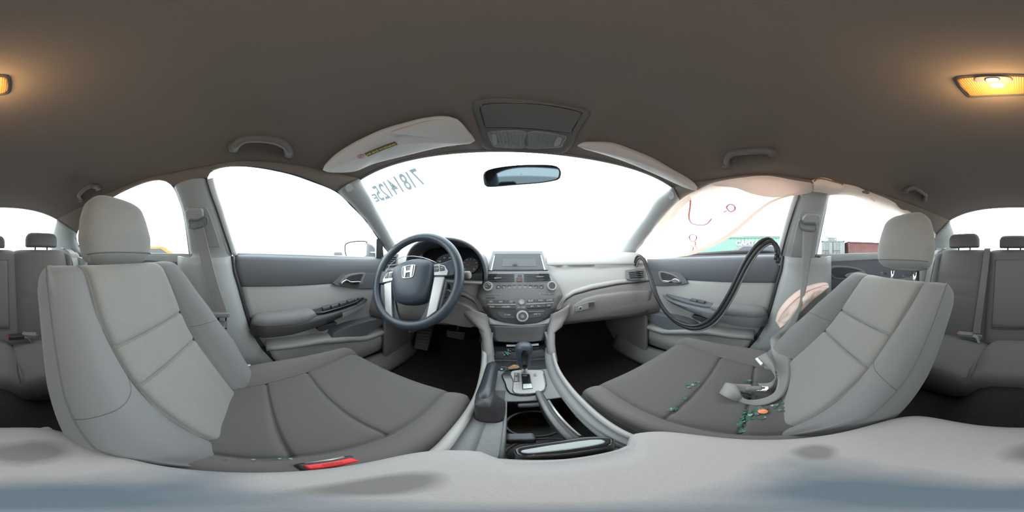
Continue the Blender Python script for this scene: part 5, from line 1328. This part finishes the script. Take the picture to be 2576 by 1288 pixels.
def front_belt(s):
    if s < 0:
        T = thing('front_seat_belt', 'driver seat belt hanging from the pillar with its tongue at seat height', 'seat belt')
        gp = [(470,528),(478,520),(515,520),(524,530),(552,612),(548,620),(500,620),(494,612)]; cap = [(470,528),(480,523),(508,523),(513,530),(508,553),(476,553),(470,545)]
    else:
        T = thing('front_seat_belt', 'passenger seat belt hanging loose and twisting over the glass-strewn seat', 'seat belt')
        gp = [(2014,534),(2022,531),(2058,533),(2064,541),(2050,640),(2042,660),(1996,660),(1990,640)]; cap = [(2024,540),(2032,536),(2058,538),(2062,544),(2056,562),(2020,562),(2018,548)]
    f = side(.042)
    g = pslab('guide_track', gp, side(.034), .003, 'trim_pillar', T, b=.002, smooth=30)
    pslab('slider_cover', cap, side(.040), .014, 'trim_pillar', T, b=.006, smooth=24)
    if s < 0:
        a = hit(493,566, side(.055)); d_ring = [(476,553),(497,553),(518,545),(521,562),(510,568),(480,574),(478,562)]
        tube('belt_ring', crv(hits(d_ring, side(.056)), 28, True), .004, 'belt_plastic', T, closed=True, n=8)
        px = [(496,566),(503,590),(515,640),(530,700),(545,750),(556,785)]
        P = hits(px, lambda p: abs(p.x)-lerp([(-.5,.59),(-.2,.605),(0,.62),(.15,.60)], p.z)); P += [P[-1]+V((.0,-.01,-.05)), P[-1]+V((.01,-.02,-.14))]
        ribbon('webbing', P, V((.25,1,.05)), .044, 'belt', T)
        tg = P[5]
        rbox('tongue_grip', tg+V((.004,.0,-.008)), (.024,.060,.020), 'belt_plastic', T, b=.006, R=Matrix.Rotation(.25,3,'Z'))
        q = tg+V((.008,.006,-.040))
        for dy in (-.013,.013): rbox('tongue', q+V((0,dy,0)), (.003,.007,.048), 'chrome', T, b=.001)
        rbox('tongue', q+V((0,0,-.022)), (.003,.032,.008), 'chrome', T, b=.001); rbox('tongue', q+V((0,0,.016)), (.003,.032,.016), 'chrome', T, b=.001)
    else:
        d_ring = [(2013,552),(2022,560),(2050,562),(2052,570),(2050,580),(2020,578),(2010,568)]
        tube('belt_ring', crv(hits(d_ring, side(.058)), 28, True), .004, 'belt_plastic', T, closed=True, n=8)
        c4 = lambda x, y: (1440+x/3.2197, 840+y/3.2197)
        xf = lambda p: abs(p.x)-lerp([(-.34,.555),(-.2,.585),(-.05,.605),(.15,.60)], p.z)
        E1 = [hit(x, y, xf) for x, y in ((2019,580),(2018,625),(2016,671),(2014,720),(2010,765),(1992,795),(1976,818),(1950,842))]
        E2 = [hit(x, y, xf) for x, y in ((2049,584),(2045,620),(2040,654),(2034,690),(2028,727),(2014,779),(2004,814),(1998,842))]
        E1 += [hit(*c4(x, y), Z(z)) for x, y, z in ((1606,40,-.345),(1608,110,-.357),(1635,210,-.372),(1660,320,-.390),(1660,410,-.402),(1630,478,-.412),(1550,520,-.416),(1450,535,-.413),(1395,525,-.408),(1372,500,-.402))]
        E2 += [hit(*c4(x, y), Z(z)) for x, y, z in ((1788,30,-.350),(1780,110,-.362),(1776,210,-.378),(1770,320,-.396),(1742,440,-.412),(1685,518,-.420),(1580,570,-.424),(1480,580,-.424),(1385,562,-.422),(1335,543,-.418))]
        ribbon2('webbing', E1, E2, T, 90)
        E1 = [hit(*c4(x, y), Z(z)) for x, y, z in ((1376,508,-.402),(1358,470,-.388),(1335,430,-.380),(1300,405,-.378),(1260,396,-.382),(1240,396,-.392))]
        E2 = [hit(*c4(x, y), Z(z)) for x, y, z in ((1335,545,-.418),(1300,538,-.408),(1265,522,-.398),(1230,505,-.394),(1205,490,-.398),(1190,478,-.406))]
        ribbon2('webbing', E1, E2, T, 30)
        E1 = [hit(*c4(x, y), Z(z)) for x, y, z in ((1240,396,-.392),(1300,402,-.398),(1350,406,-.402),(1450,410,-.402))]
        E2 = [hit(*c4(x, y), Z(z)) for x, y, z in ((1190,478,-.406),(1260,474,-.414),(1330,474,-.418),(1450,480,-.418))]
        ribbon2('webbing', E1, E2, T, 24)
        zt_ = -.398
        c_ = hit(*c4(1470,445), Z(zt_)); rbox('tongue_grip', c_, (.018,.040,.018), 'belt_plastic', T, b=.006, R=Matrix.Rotation(.12,3,'Z'))
        pts = lambda L: [hit(*c4(x, y), Z(zt_)) for x, y in L]
        slab('tongue', pts([(1492,424),(1575,424),(1590,432),(1588,450),(1575,460),(1492,466)]), V((0,0,1)), .003, 'chrome', T, b=.001)
        slab('tongue_slot', pts([(1516,438),(1560,437),(1562,448),(1516,452)]), V((0,0,1)), .0036, 'trim_black', T, b=0)
        E1 = [hit(*c4(x, y), Z(z)) for x, y, z in ((1500,400,-.408),(1560,400,-.408),(1600,394,-.404),(1630,372,-.396),(1640,345,-.388),(1615,300,-.372),(1590,275,-.362),(1540,245,-.352),(1482,196,-.345))]
        E2 = [hit(*c4(x, y), Z(z)) for x, y, z in ((1560,470,-.418),(1590,452,-.416),(1622,425,-.412),(1640,390,-.404),(1650,355,-.392),(1640,290,-.365),(1625,235,-.352),(1600,190,-.345),(1572,150,-.340))]
        ribbon2('webbing', E1, E2, T, 60)
        pslab('belt_label', [(1900,902),(1906,900),(1919,914),(1914,918)], Z(-.342), .0006, 'white_print', T, b=0)
    return T
front_belt(-1); front_belt(1)
def front_buckle(name, label, c, yaw, tilt):
    t = thing(name, label, 'buckle'); R = Matrix.Rotation(yaw, 3, 'Z') @ Matrix.Rotation(tilt, 3, 'Y')
    c = V(c); rbox('housing', c, (.026,.056,.075), 'buckle_black', t, R=R, b=.007)
    rbox('release_button', c+R @ V((.002,0,.037)), (.013,.044,.006), 'red_button', t, R=R, b=.003)
    text('lettering', 'PRESS', c+R @ V((.002,0,.0405)), R @ V((0,-1,0)), R @ V((1,0,0)), .007, 'red_print', t)
    rbox('slot', c+R @ V((-.0095,0,.0375)), (.004,.036,.002), 'satin', t, R=R, b=0)
    rbox('stalk', c+V((0,0,-.10)), (.014,.030,.14), 'trim_black', t, b=.003)
front_buckle('front_buckle', 'black belt buckle with red button between the driver seat and the armrest', (-.155,.057,-.436), .05, -.10)
t = thing('belt_anchor', 'pale plastic belt anchor low beside the driver backrest', 'belt anchor')
Q = hits([(606,928),(616,920),(630,918),(628,928),(610,936)], X(-.55)); slab('anchor_cover', Q, V((1,0,.3)), .006, 'white_print', t, b=.002, sink=.01)
ribbon('strap', [sum(Q, V())/5+V((-.01,0,-.005)), sum(Q, V())/5+V((-.02,-.01,-.05)), sum(Q, V())/5+V((-.04,-.02,-.16))], (0,1,0), .045, 'belt', t, n=8)
# ================================================================== AIRBAGS, HANGING WEATHERSTRIP
CA = thing('curtain_airbag', 'deflated cream curtain airbag hanging across the passenger side windows', 'airbag')
def cloth(name, TOP, BOT, off, par, n=70, k=26, fold=.012, seed=0, sag=0):
    A = pol(crv(hits(TOP, side(off)), 60), n); Bq = pol(crv(hits(BOT, side(off+.008)), 60), n); rows = []
    for i, (a, b) in enumerate(zip(A, Bq)):
        r = []
        for j in range(k+1):
            t = j/k; p = a.lerp(b, t)
            w_ = fold*(noise.noise(V((p.y*7+seed, p.z*4, 1.7)))*1.1+noise.noise(V((p.y*19+p.z*14, seed, p.z*9)))*.55)
            w_ += sag*math.sin(PI*t)
            r.append(p-V((math.copysign(1, p.x)*(w_+.004), 0, w_*.2)))
        rows.append(r)
    return grid(name, rows, 'airbag', par)
TOP = [(1603,640),(1622,605),(1660,560),(1700,512),(1740,487),(1780,468),(1830,454),(1880,446),(1930,444),(1975,450),(2015,458),(2050,462)]
BOT = [(1612,652),(1680,650),(1740,640),(1790,622),(1835,598),(1875,565),(1905,538),(1935,515),(1970,499),(2010,490),(2045,484),(2070,478)]
b1 = cloth('front_curtain', TOP, BOT, .016, CA, seed=3)
cloth('upper_fold', [(1790,464),(1840,452),(1890,446),(1940,445),(1985,452),(2040,460)], [(1800,470),(1850,474),(1900,490),(1950,497),(2000,492),(2042,486)], .024, CA, n=50, k=10, fold=.010, seed=11, sag=.006)
cloth('lower_fold', [(1700,640),(1745,630),(1790,612),(1835,586),(1872,556),(1903,530),(1935,508),(1972,494),(2010,484)], [(1700,648),(1745,640),(1792,621),(1838,597),(1877,564),(1906,538),(1936,515),(1972,499),(2010,490)], .030, CA, n=50, k=6, fold=.006, seed=21)
cloth('pillar_fold', [(1606,640),(1626,606),(1664,560),(1704,512),(1735,490)], [(1622,648),(1640,612),(1676,570),(1716,524),(1740,502)], .030, CA, n=50, k=8, fold=.012, seed=31)
TOP2 = [(2040,456),(2060,449),(2085,452),(2100,458),(2118,462)]; BOT2 = [(2045,484),(2065,486),(2090,490),(2105,488),(2115,484)]
cloth('gathered_fold', TOP2, BOT2, .055, CA, n=24, k=12, fold=.008, seed=8, sag=.018)
TOP3 = [(2080,462),(2130,465),(2160,472),(2200,488),(2240,505),(2275,525),(2310,548),(2340,580),(2372,580)]; BOT3 = [(2080,492),(2120,492),(2150,495),(2178,505),(2185,518),(2205,518),(2208,525),(2248,530),(2300,562),(2340,596),(2376,600)]
cloth('rear_curtain', TOP3, BOT3, .018, CA, n=50, k=12, fold=.012, seed=5)
cl_ = lambda pts, r, closed=False: tube('stitched_seam', crv(hits(pts, side(.034)), 30, closed), r, 'airbag_seam', CA, closed=closed, n=6, q=.4)
cl_([(1737,503),(1736,520),(1733,545),(1738,560),(1750,565),(1768,566),(1780,562),(1790,550)], .0035)
cl_([(1828,522),(1834,515),(1843,515),(1849,522),(1846,530),(1836,532)], .0035, True); cl_([(1828,530),(1820,534)], .0025)
cl_([(1734,596),(1740,590),(1750,592),(1752,600),(1746,607),(1738,606)], .003, True); cl_([(1749,608),(1750,616)], .0025); cl_([(1744,622),(1742,632)], .0025); cl_([(1748,616),(1754,626)], .0025)
q = hit(2195,503, side(.04)); text('lettering', '77960', q, V((0,-1,-.35)), V((0,-.3,1)), .012, 'airbag_seam', CA)
tube('inflator_edge', crv(hits([(2046,461),(2052,452),(2062,449),(2090,455),(2118,462),(2116,476)], side(.075)), 20), .003, 'leaf', CA, n=6)
SA = thing('side_airbag', 'deflated white side airbag bursting from the passenger backrest beside the pillar', 'airbag')
rows = []
OUT = hits([(1950,808),(1957,785),(1972,762),(1995,740),(2020,724),(2042,716),(2064,711),(2082,712),(2084,722)], lambda p: abs(p.x)-.635)
INN = hits([(1963,826),(1985,812),(2005,795),(2025,775),(2045,755),(2062,742),(2074,732),(2082,724),(2086,724)], lambda p: abs(p.x)-.60)
A = pol(crv(OUT, 40), 50); Bq = pol(crv(INN, 40), 50)
for s_ in (1, -1):
    rows = []
    for i, (a, b) in enumerate(zip(A, Bq)):
        r = []
        for j in range(17):
            t = j/16; p = a.lerp(b, t); w_ = .034*math.sin(PI*t)**.7*max(0, math.sin(PI*i/49))**.5+(.016*noise.noise(V((p.y*22, p.z*22, s_*3)))+.008*noise.noise(V((p.y*60, p.z*60, s_*3))))*math.sin(PI*t)
            r.append(p-V((w_*s_*(.9 if s_ > 0 else .5), 0, 0)))
        rows.append(r)
    solid(grid('fabric', rows, 'airbag', SA), .001)
tube('stitched_seam', [a.lerp(b, .2)-V((.026,0,0)) for a, b in zip(A, Bq)][3:-3], .002, 'airbag_seam', SA, n=6, q=.5)
tube('stitched_seam', [A[i].lerp(Bq[i], .2+.05*(i-6))-V((.026,0,0)) for i in range(4, 20)], .0015, 'airbag_seam', SA, n=6, q=.5) if False else None
WSN = thing('weatherstrip', 'black rubber door seal hanging in a long loop in front of the passenger door', 'rubber seal')
def wsx(p): return p.x-lerp([(-1,.60),(-.2,.60),(0,.62),(.1,.62)], p.z)
pts = [(1600,668),(1607,650),(1620,655),(1634,690),(1648,735),(1668,775),(1695,805),(1725,822),(1755,826),(1785,815),(1810,792),(1828,765),(1845,735),(1862,700),(1880,665),(1900,635),(1920,615),(1938,608),(1952,618),(1959,640),(1957,662)]
P = [hit(x, y, lambda p, k=i: p.x-(.62 if k < 4 else .585 if k < 17 else .60)) for i, (x, y) in enumerate(pts)]
P = crv(P, 110)
for dx, r_, m_ in ((0,.0105,'rubber'), (.016,.0075,'rubber'), (-.011,.0045,'trim_mid')):
    tube('strip', [p+V((0, dx*.6, dx*.8))+V((-.003 if dx else 0,0,0)) for p in P], r_, m_, WSN, n=10)
BS = thing('belt_molding', 'black window sill strip lifted loose along the passenger door top', 'molding')
P = hits([(1640,650),(1700,648),(1760,645),(1820,641),(1880,638),(1920,637),(1955,640)], lambda p: abs(p.x)-.745)
sweep('strip', crv(P, 30), [(-.007,-.012),(.007,-.012),(.007,.010),(.002,.019),(-.004,.016)], 'rubber', BS)
P = hits([(1640,654),(1760,651),(1880,647),(1955,646)], lambda p: abs(p.x)-.74); tube('lip', crv(P, 24), .004, 'rubber', BS, n=6)
# ================================================================== DEBRIS
PLACED = []
shapes = []
BP, BD = bvh(PCUSH), bvh(DCUSH)
for k in range(7):
    n = random.randint(5, 7); P = []
    for i in range(n):
        a = 2*PI*i/n+random.uniform(-.25,.25); r = random.uniform(.65,1.05); P.append((r*math.cos(a), r*math.sin(a)*random.uniform(.7,1)))
    me = bpy.data.meshes.new('glass_fragment'); h = .42
    vs = [(x, y, 0) for x, y in P]+[(x*.93, y*.93, h) for x, y in P]
    me.from_pydata(vs, [], [tuple(range(n))[::-1], tuple(range(n, 2*n))]+[(i, (i+1) % n, n+(i+1) % n, n+i) for i in range(n)]); me.materials.append(M['shard']); shapes.append(me)
def on_seat(px, py, T=None):
    r = (T or BP).ray_cast(O, ray(px, py)); return r[0] if r[0] is not None else hit(px, py, Z(-.42))
def frag(p, sz, label, group):
    o = bpy.data.objects.new('glass_fragment', random.choice(shapes)); COL.objects.link(o)
    o.location = p+V((0,0,.0)); o.rotation_euler = (random.uniform(-.3,.3), random.uniform(-.3,.3), random.uniform(0,6)); o.scale = (sz, sz, sz)
    o['label'] = label; o['category'] = 'glass fragment'; o['group'] = group; PLACED.append(o.name)
def scatter(L, n, lab, grp, surf, s0=.0035, s1=.0078):
    for i in range(n):
        x0, y0, rx, ry = random.choice(L); x = x0+random.uniform(-rx, rx); y = y0+random.uniform(-ry, ry)
        frag(surf(x, y), random.uniform(s0, s1), lab, grp)
scatter([(1872,1035,6,16),(1866,1062,6,14),(1865,1078,4,10),(1880,1050,10,8)], 34, 'green broken window glass along the rear seam of the passenger cushion', 'glass fragments on the rear cushion seam', on_seat)
scatter([(1915,1028,14,4),(1905,1052,24,4),(1895,1040,10,6)], 20, 'green broken window glass around the copper coin', 'glass fragments around the coin', on_seat)
scatter([(1950,1022,10,4),(1985,1035,8,14),(1975,1020,6,8),(1968,1028,8,8)], 24, 'green broken window glass against the foot of the passenger backrest', 'glass fragments at the passenger backrest', on_seat)
scatter([(1890,1003,10,6)], 6, 'green broken window glass inside the loop of the fallen belt', 'glass fragments inside the belt loop', on_seat)
scatter([(1740,972,14,6),(1752,966,8,6)], 12, 'green broken window glass clustered on the front seam of the passenger cushion', 'glass fragments on the front seam', on_seat)
scatter([(1692,1030,6,3)], 5, 'green broken window glass on the seam near the console side of the passenger cushion', 'glass fragments near the console', on_seat)
frag(on_seat(1723,1003), .006, 'single white glinting glass fragment on the passenger seat seam', 'single fragment')
scatter([(1890,960,14,4),(1955,955,8,10)], 12, 'broken window glass beneath the twisted belt of the passenger seat', 'glass fragments under the belt', on_seat)
fl_ = lambda x, y: hit(x, y, lambda p: -(p.z-(-.72+.16*math.exp(-(p.x/.14)**4)+.002)))
scatter([(1565,912,18,3),(1590,905,14,6),(1600,898,20,8)], 34, 'tiny glass crumb on the carpet of the passenger footwell', 'glass crumbs in the passenger footwell', fl_, .003, .0055)
tray = lambda x, y: hit(x, y, Z(ZC+.003))
scatter([(1282,885,10,5),(1270,890,10,6)], 16, 'green glass crumb in the recess behind the shifter', 'glass crumbs in the console recess', tray, .003, .006)
scatter([(1258,927,8,4),(1275,930,6,4)], 12, 'green glass crumb beside the dry leaves in front of the shifter', 'glass crumbs by the leaves', tray, .003, .006)
on_ds = lambda px, py: on_seat(px, py, BD)
scatter([(x, 1156-(x-560)*.0+(0 if x < 760 else -(x-760)*.12), 12, 1.5) for x in range(575, 940, 30)], 26, 'tiny glass crumb along the inner seam of the driver cushion', 'glass crumbs on the driver seat', on_ds, .0015, .003)
CN = thing('coin', 'copper coin lying among the broken glass on the passenger seat', 'coin')
cp_ = on_seat(1919,1037)+V((0,0,.004))
lathe('disc', [(.0095,0),(.0098,.0003),(.0098,.0012),(.0095,.0015),(.0085,.0015),(.0083,.0012),(0,.0012)], cp_, (.1,-.1,1), 'copper', CN, n=28); blob('relief', cp_+V((.001,0,.0014)), (.007,.009,.001), 'copper', CN)
LF = thing('dry_leaf', 'crumbled brown leaf in the tray in front of the shifter', 'leaf')
lp = tray(1292,927)
rows = []
for i in range(12):
    t = i/11; wd = .010*math.sin(PI*t)**.8+.0006
    rows.append([lp+V((-.018+.036*t, -.004+.008*t+wd*u, .003+.004*abs(u)+.002*math.sin(t*9+u*3))) for u in (-1,-.5,0,.5,1)])
solid(grid('blade', rows, 'leaf', LF), .0004)
for k in range(10):
    a = tray(1265+random.uniform(-6,75), 925+random.uniform(-4,5))+V((0,0,.002)); b = a+V((random.uniform(-.02,.02), random.uniform(-.008,.008), random.uniform(0,.004)))
    st = tube('straw', [a, b], .0007, 'straw', None, n=5); tag(st, 'dry straw bit in the tray in front of the shifter', 'straw', 'straw bits by the shifter')
# ================================================================== OUTSIDE
G = slab('ground', [V((-90,-90,-1.0)), V((90,-90,-1.0)), V((90,90,-1.0)), V((-90,90,-1.0))], V((0,0,1)), .001, 'ground', b=0, sink=.2); struct(G, 'pale gravel yard around the car')
def container(label, c, L, W, Hh, yaw, m, txt=None, doors=False):
    T = thing('shipping_container', label, 'container'); R = Matrix.Rotation(yaw, 3, 'Z'); c = V(c)
    q = lambda x, y, z: c+R @ V((x, y, z))
    # corrugated walls
    def corr(nm, a, b, n, d):
        vs = []; n2 = n*4
        nrm = V(((b-a).y, -(b-a).x, 0)).normalized()
        for i in range(n2+1):
            k = i % 4; off = 0 if k in (0, 3) else -d; p = a.lerp(b, i/n2)
            p = p+nrm*off; vs += [p+V((0,0,.12)), p+V((0,0,Hh-.12))]
        mk(nm, vs, [(2*i, 2*i+2, 2*i+3, 2*i+1) for i in range(n2)], m, T, smooth=False)
    corr('side_panel', q(-L/2,-W/2+.04,0), q(L/2,-W/2+.04,0), int(L/.28), .04); corr('side_panel', q(L/2,W/2-.04,0), q(-L/2,W/2-.04,0), int(L/.28), .04)
    corr('end_panel', q(L/2-.04,-W/2,0), q(L/2-.04,W/2,0), int(W/.28), .04)
    if not doors: corr('end_panel', q(-L/2+.04,W/2,0), q(-L/2+.04,-W/2,0), int(W/.28), .04)
    slab('roof_panel', [q(-L/2,-W/2,Hh-.06), q(L/2,-W/2,Hh-.06), q(L/2,W/2,Hh-.06), q(-L/2,W/2,Hh-.06)], V((0,0,1)), .03, m, T, b=0)
    for x in (-L/2+.08, L/2-.08):
        for y in (-W/2+.08, W/2-.08):
            rbox('corner_post', q(x, y, Hh/2), (.16,.16,Hh), m, T, R=R, b=0)
    for z in (.08, Hh-.08):
        for y in (-W/2+.06, W/2-.06): rbox('rail', q(0, y, z), (L,.12,.14), m, T, R=R, b=0)
        for x in (-L/2+.06, L/2-.06): rbox('rail', q(x, 0, z), (.12,W,.14), m, T, R=R, b=0)
    if doors:
        for sy in (-1, 1):
            d_ = rbox('door', q(-L/2+.03, sy*W*.235, Hh/2), (.05,W*.45,Hh-.3), m, T, R=R, b=0)
            for k in (-.28,.05,.38):
                for zz in (0,): rbox('door_rib', q(-L/2-.005, sy*W*.235+k*W*.28, Hh/2), (.04,.10,Hh-.4), m, d_, R=R, b=0)
            for k in (-.12,.22):
                o = q(-L/2-.05, sy*W*.235+k*W*.4, Hh/2); rbox('lock_bar', o, (.04,.04,Hh-.1), m, d_, R=R, b=0)
                rbox('bar_handle', q(-L/2-.07, sy*W*.235+k*W*.4+.15, Hh*.60), (.03,.34,.05), 'rust', d_, R=R, b=0)
                rbox('bar_bracket', q(-L/2-.07, sy*W*.235+k*W*.4, Hh*.50), (.05,.12,.10), 'rust', d_, R=R, b=0)
    if txt: text('lettering', txt, q(txt_x[0], -W/2-.02, Hh*.78), R @ V((1,0,0)), (0,0,1), .55, 'white_print', T, ext=.01, bold=.02)
    return T
txt_x = (2.6,)
container('pale green shipping container with white lettering outside the passenger window', (14.2, 3.9, -1.0), 12.2, 2.44, 2.6, -PI/2, 'container_green', 'CAPITAL')
container('dark green shipping container behind the passenger side pillar', (20.75,-3.1,-1.0), 6.1, 2.44, 2.75, 1.38, 'container_dark')
container('weathered white container end with rusty doors outside the rear passenger window', (18.31,-8.12,-1.0), 6.1, 2.44, 2.6, -.417, 'container_white', doors=True)
container('dark red container outside the rear passenger window', (15.45,-15.0,-1.0), 12.2, 2.44, 2.6, -1.80, 'container_red')
bx = thing('roof_box', 'small dark box sitting on top of the white container', 'box')
rbox('case', V((16.2,-7.0,1.77)), (.6,1.0,.34), 'car_grey', bx, b=.03); rbox('lid', V((16.2,-7.0,1.95)), (.64,1.05,.05), 'trim_dark', bx, b=.02); rbox('tag_plate', V((15.88,-7.3,1.77)), (.02,.14,.12), 'white_print', bx, b=0)
def car(label, c, yaw, L, W, Hh, m, suv=False, name='car'):
    T = thing(name, label, 'car', None); R = Matrix.Rotation(yaw, 3, 'Z'); c = V(c); q = lambda x, y, z: c+R @ V((x, y, z))
    prof = [(-.5,.28),(-.5,.56),(-.42,.62),(-.10 if suv else -.2,.66),(.2,.66),(.40 if not suv else .5,.66),(.5,.58),(.5,.26)]
    rows = []
    for k in (-1,-.96,-.5,0,.5,.96,1):
        e = .94 if abs(k) == 1 else 1
        rows.append([q(x*L*e, k*W/2, z*Hh*(1 if abs(k) < 1 else .98)) for x, z in prof])
    grid('body', rows, m, T, closed=True, caps=True, sharp=40)
    cab = [(-.24,.64),(-.10,.97),(.0,1.0),(.18 if not suv else .36,.98),(.36 if not suv else .48,.64)]
    rows = [[q(x*L, k*W/2*(.94 if z < .7 else .74), z*Hh) for x, z in cab] for k in (-1,-.5,.5,1)]
    g = grid('roof', rows, m, T, closed=True, caps=True, sharp=30)
    for k in (-1, 1):
        win = [(-.20,.68),(-.085,.93),(.16 if not suv else .32,.93),(.30 if not suv else .42,.68)]
        slab('side_window', [q(x*L, k*W/2*(.945-.0) if z < .7 else k*W/2*.79, z*Hh) for x, z in win], R @ V((0,k,.3)), .012, 'car_glass', T, b=0)
    slab('windscreen', [q(-.235*L,-W*.43,.67*Hh), q(-.235*L,W*.43,.67*Hh), q(-.11*L,W*.36,.94*Hh), q(-.11*L,-W*.36,.94*Hh)], R @ V((-1,0,.6)), .012, 'car_glass', T, b=0)
    for x in (-.32,.31):
        for k in (-1, 1):
            wl = lathe('wheel', [(.2,-.09),(.33,-.08),(.34,0),(.33,.08),(.2,.09)], q(x*L, k*(W/2-.06), .33), R @ V((0,k,0)), 'tyre', T, n=20)
            lathe('wheel_rim', [(.2,0),(.19,.02),(.05,.03),(0,.03)], q(x*L, k*(W/2+.03), .33), R @ V((0,k,0)), 'satin', wl, n=16)
    for k in (-.36,.36):
        rbox('headlight', q(-.495*L, k*W, .52*Hh), (.06,.3,.12), 'white_print', T, R=R, b=.02); rbox('tail_light', q(.495*L, k*W, .56*Hh), (.06,.26,.14), 'red_print', T, R=R, b=.02)
    return T
car('grey car parked close outside the passenger window', (6.2, .35, -1.0), PI/2+PI, 4.6, 1.8, 1.42, 'car_grey')
car('dark sport utility vehicle far off beyond the driver side mirror', (-28.5, 16.2, -1.0), -.35+PI, 4.8, 1.9, 1.80, 'car_grey', True)
car('pale car far off in the yard outside the driver window', (-33, 9.5, -1.0), -.2+PI, 4.6, 1.8, 1.45, 'car_pale')
car('pale car at the far edge of the yard, seen near the driver pillar', (-52, 5.0, -1.0), .3, 4.6, 1.8, 1.5, 'car_pale')
car('orange car outside the rear window behind the driver seat', (-5.6,-3.9,-1.0), PI/2+.1, 4.4, 1.8, 1.36, 'car_orange')
# ================================================================== move every object's origin to its own base, and lift the car to z = 1.0 eye height
def finish():
    users = {}
    for o in COL.objects:
        if o.type == 'MESH': users[o.data.name] = users.get(o.data.name, 0)+1
    T = Matrix.Translation((0,0,EYE.z))
    done = set()
    placed = set(PLACED)
    for o in list(COL.objects):
        if o.type == 'MESH' and o.name not in placed and o.data.name not in done:
            o.data.transform(T); done.add(o.data.name)
    for o in placed:
        ob = bpy.data.objects[o]
        if ob.parent is None: ob.location.z += EYE.z
    kids = {}
    for o in COL.objects:
        if o.parent: kids.setdefault(o.parent.name, []).append(o)
    def bb(o, acc):
        if o.type == 'MESH': acc += [v.co for v in o.data.vertices]
        for k in kids.get(o.name, []): bb(k, acc)
        return acc
    def base(P):
        lo = [min(p[i] for p in P) for i in range(3)]; hi = [max(p[i] for p in P) for i in range(3)]
        return V(((lo[0]+hi[0])/2, (lo[1]+hi[1])/2, lo[2]))
    def setorg(o, org, parent_org):
        if o.type == 'MESH':
            o.data.transform(Matrix.Translation(-org))
        o.location = org-parent_org
        for k in kids.get(o.name, []):
            P = [v.co for v in k.data.vertices] if k.type == 'MESH' else bb(k, [])
            setorg(k, base(P), org)
    for o in [x for x in COL.objects if x.parent is None and x.name not in placed and x.type in ('MESH','EMPTY')]:
        P = bb(o, [])
        if P: setorg(o, base(P), V((0,0,0)))
finish()
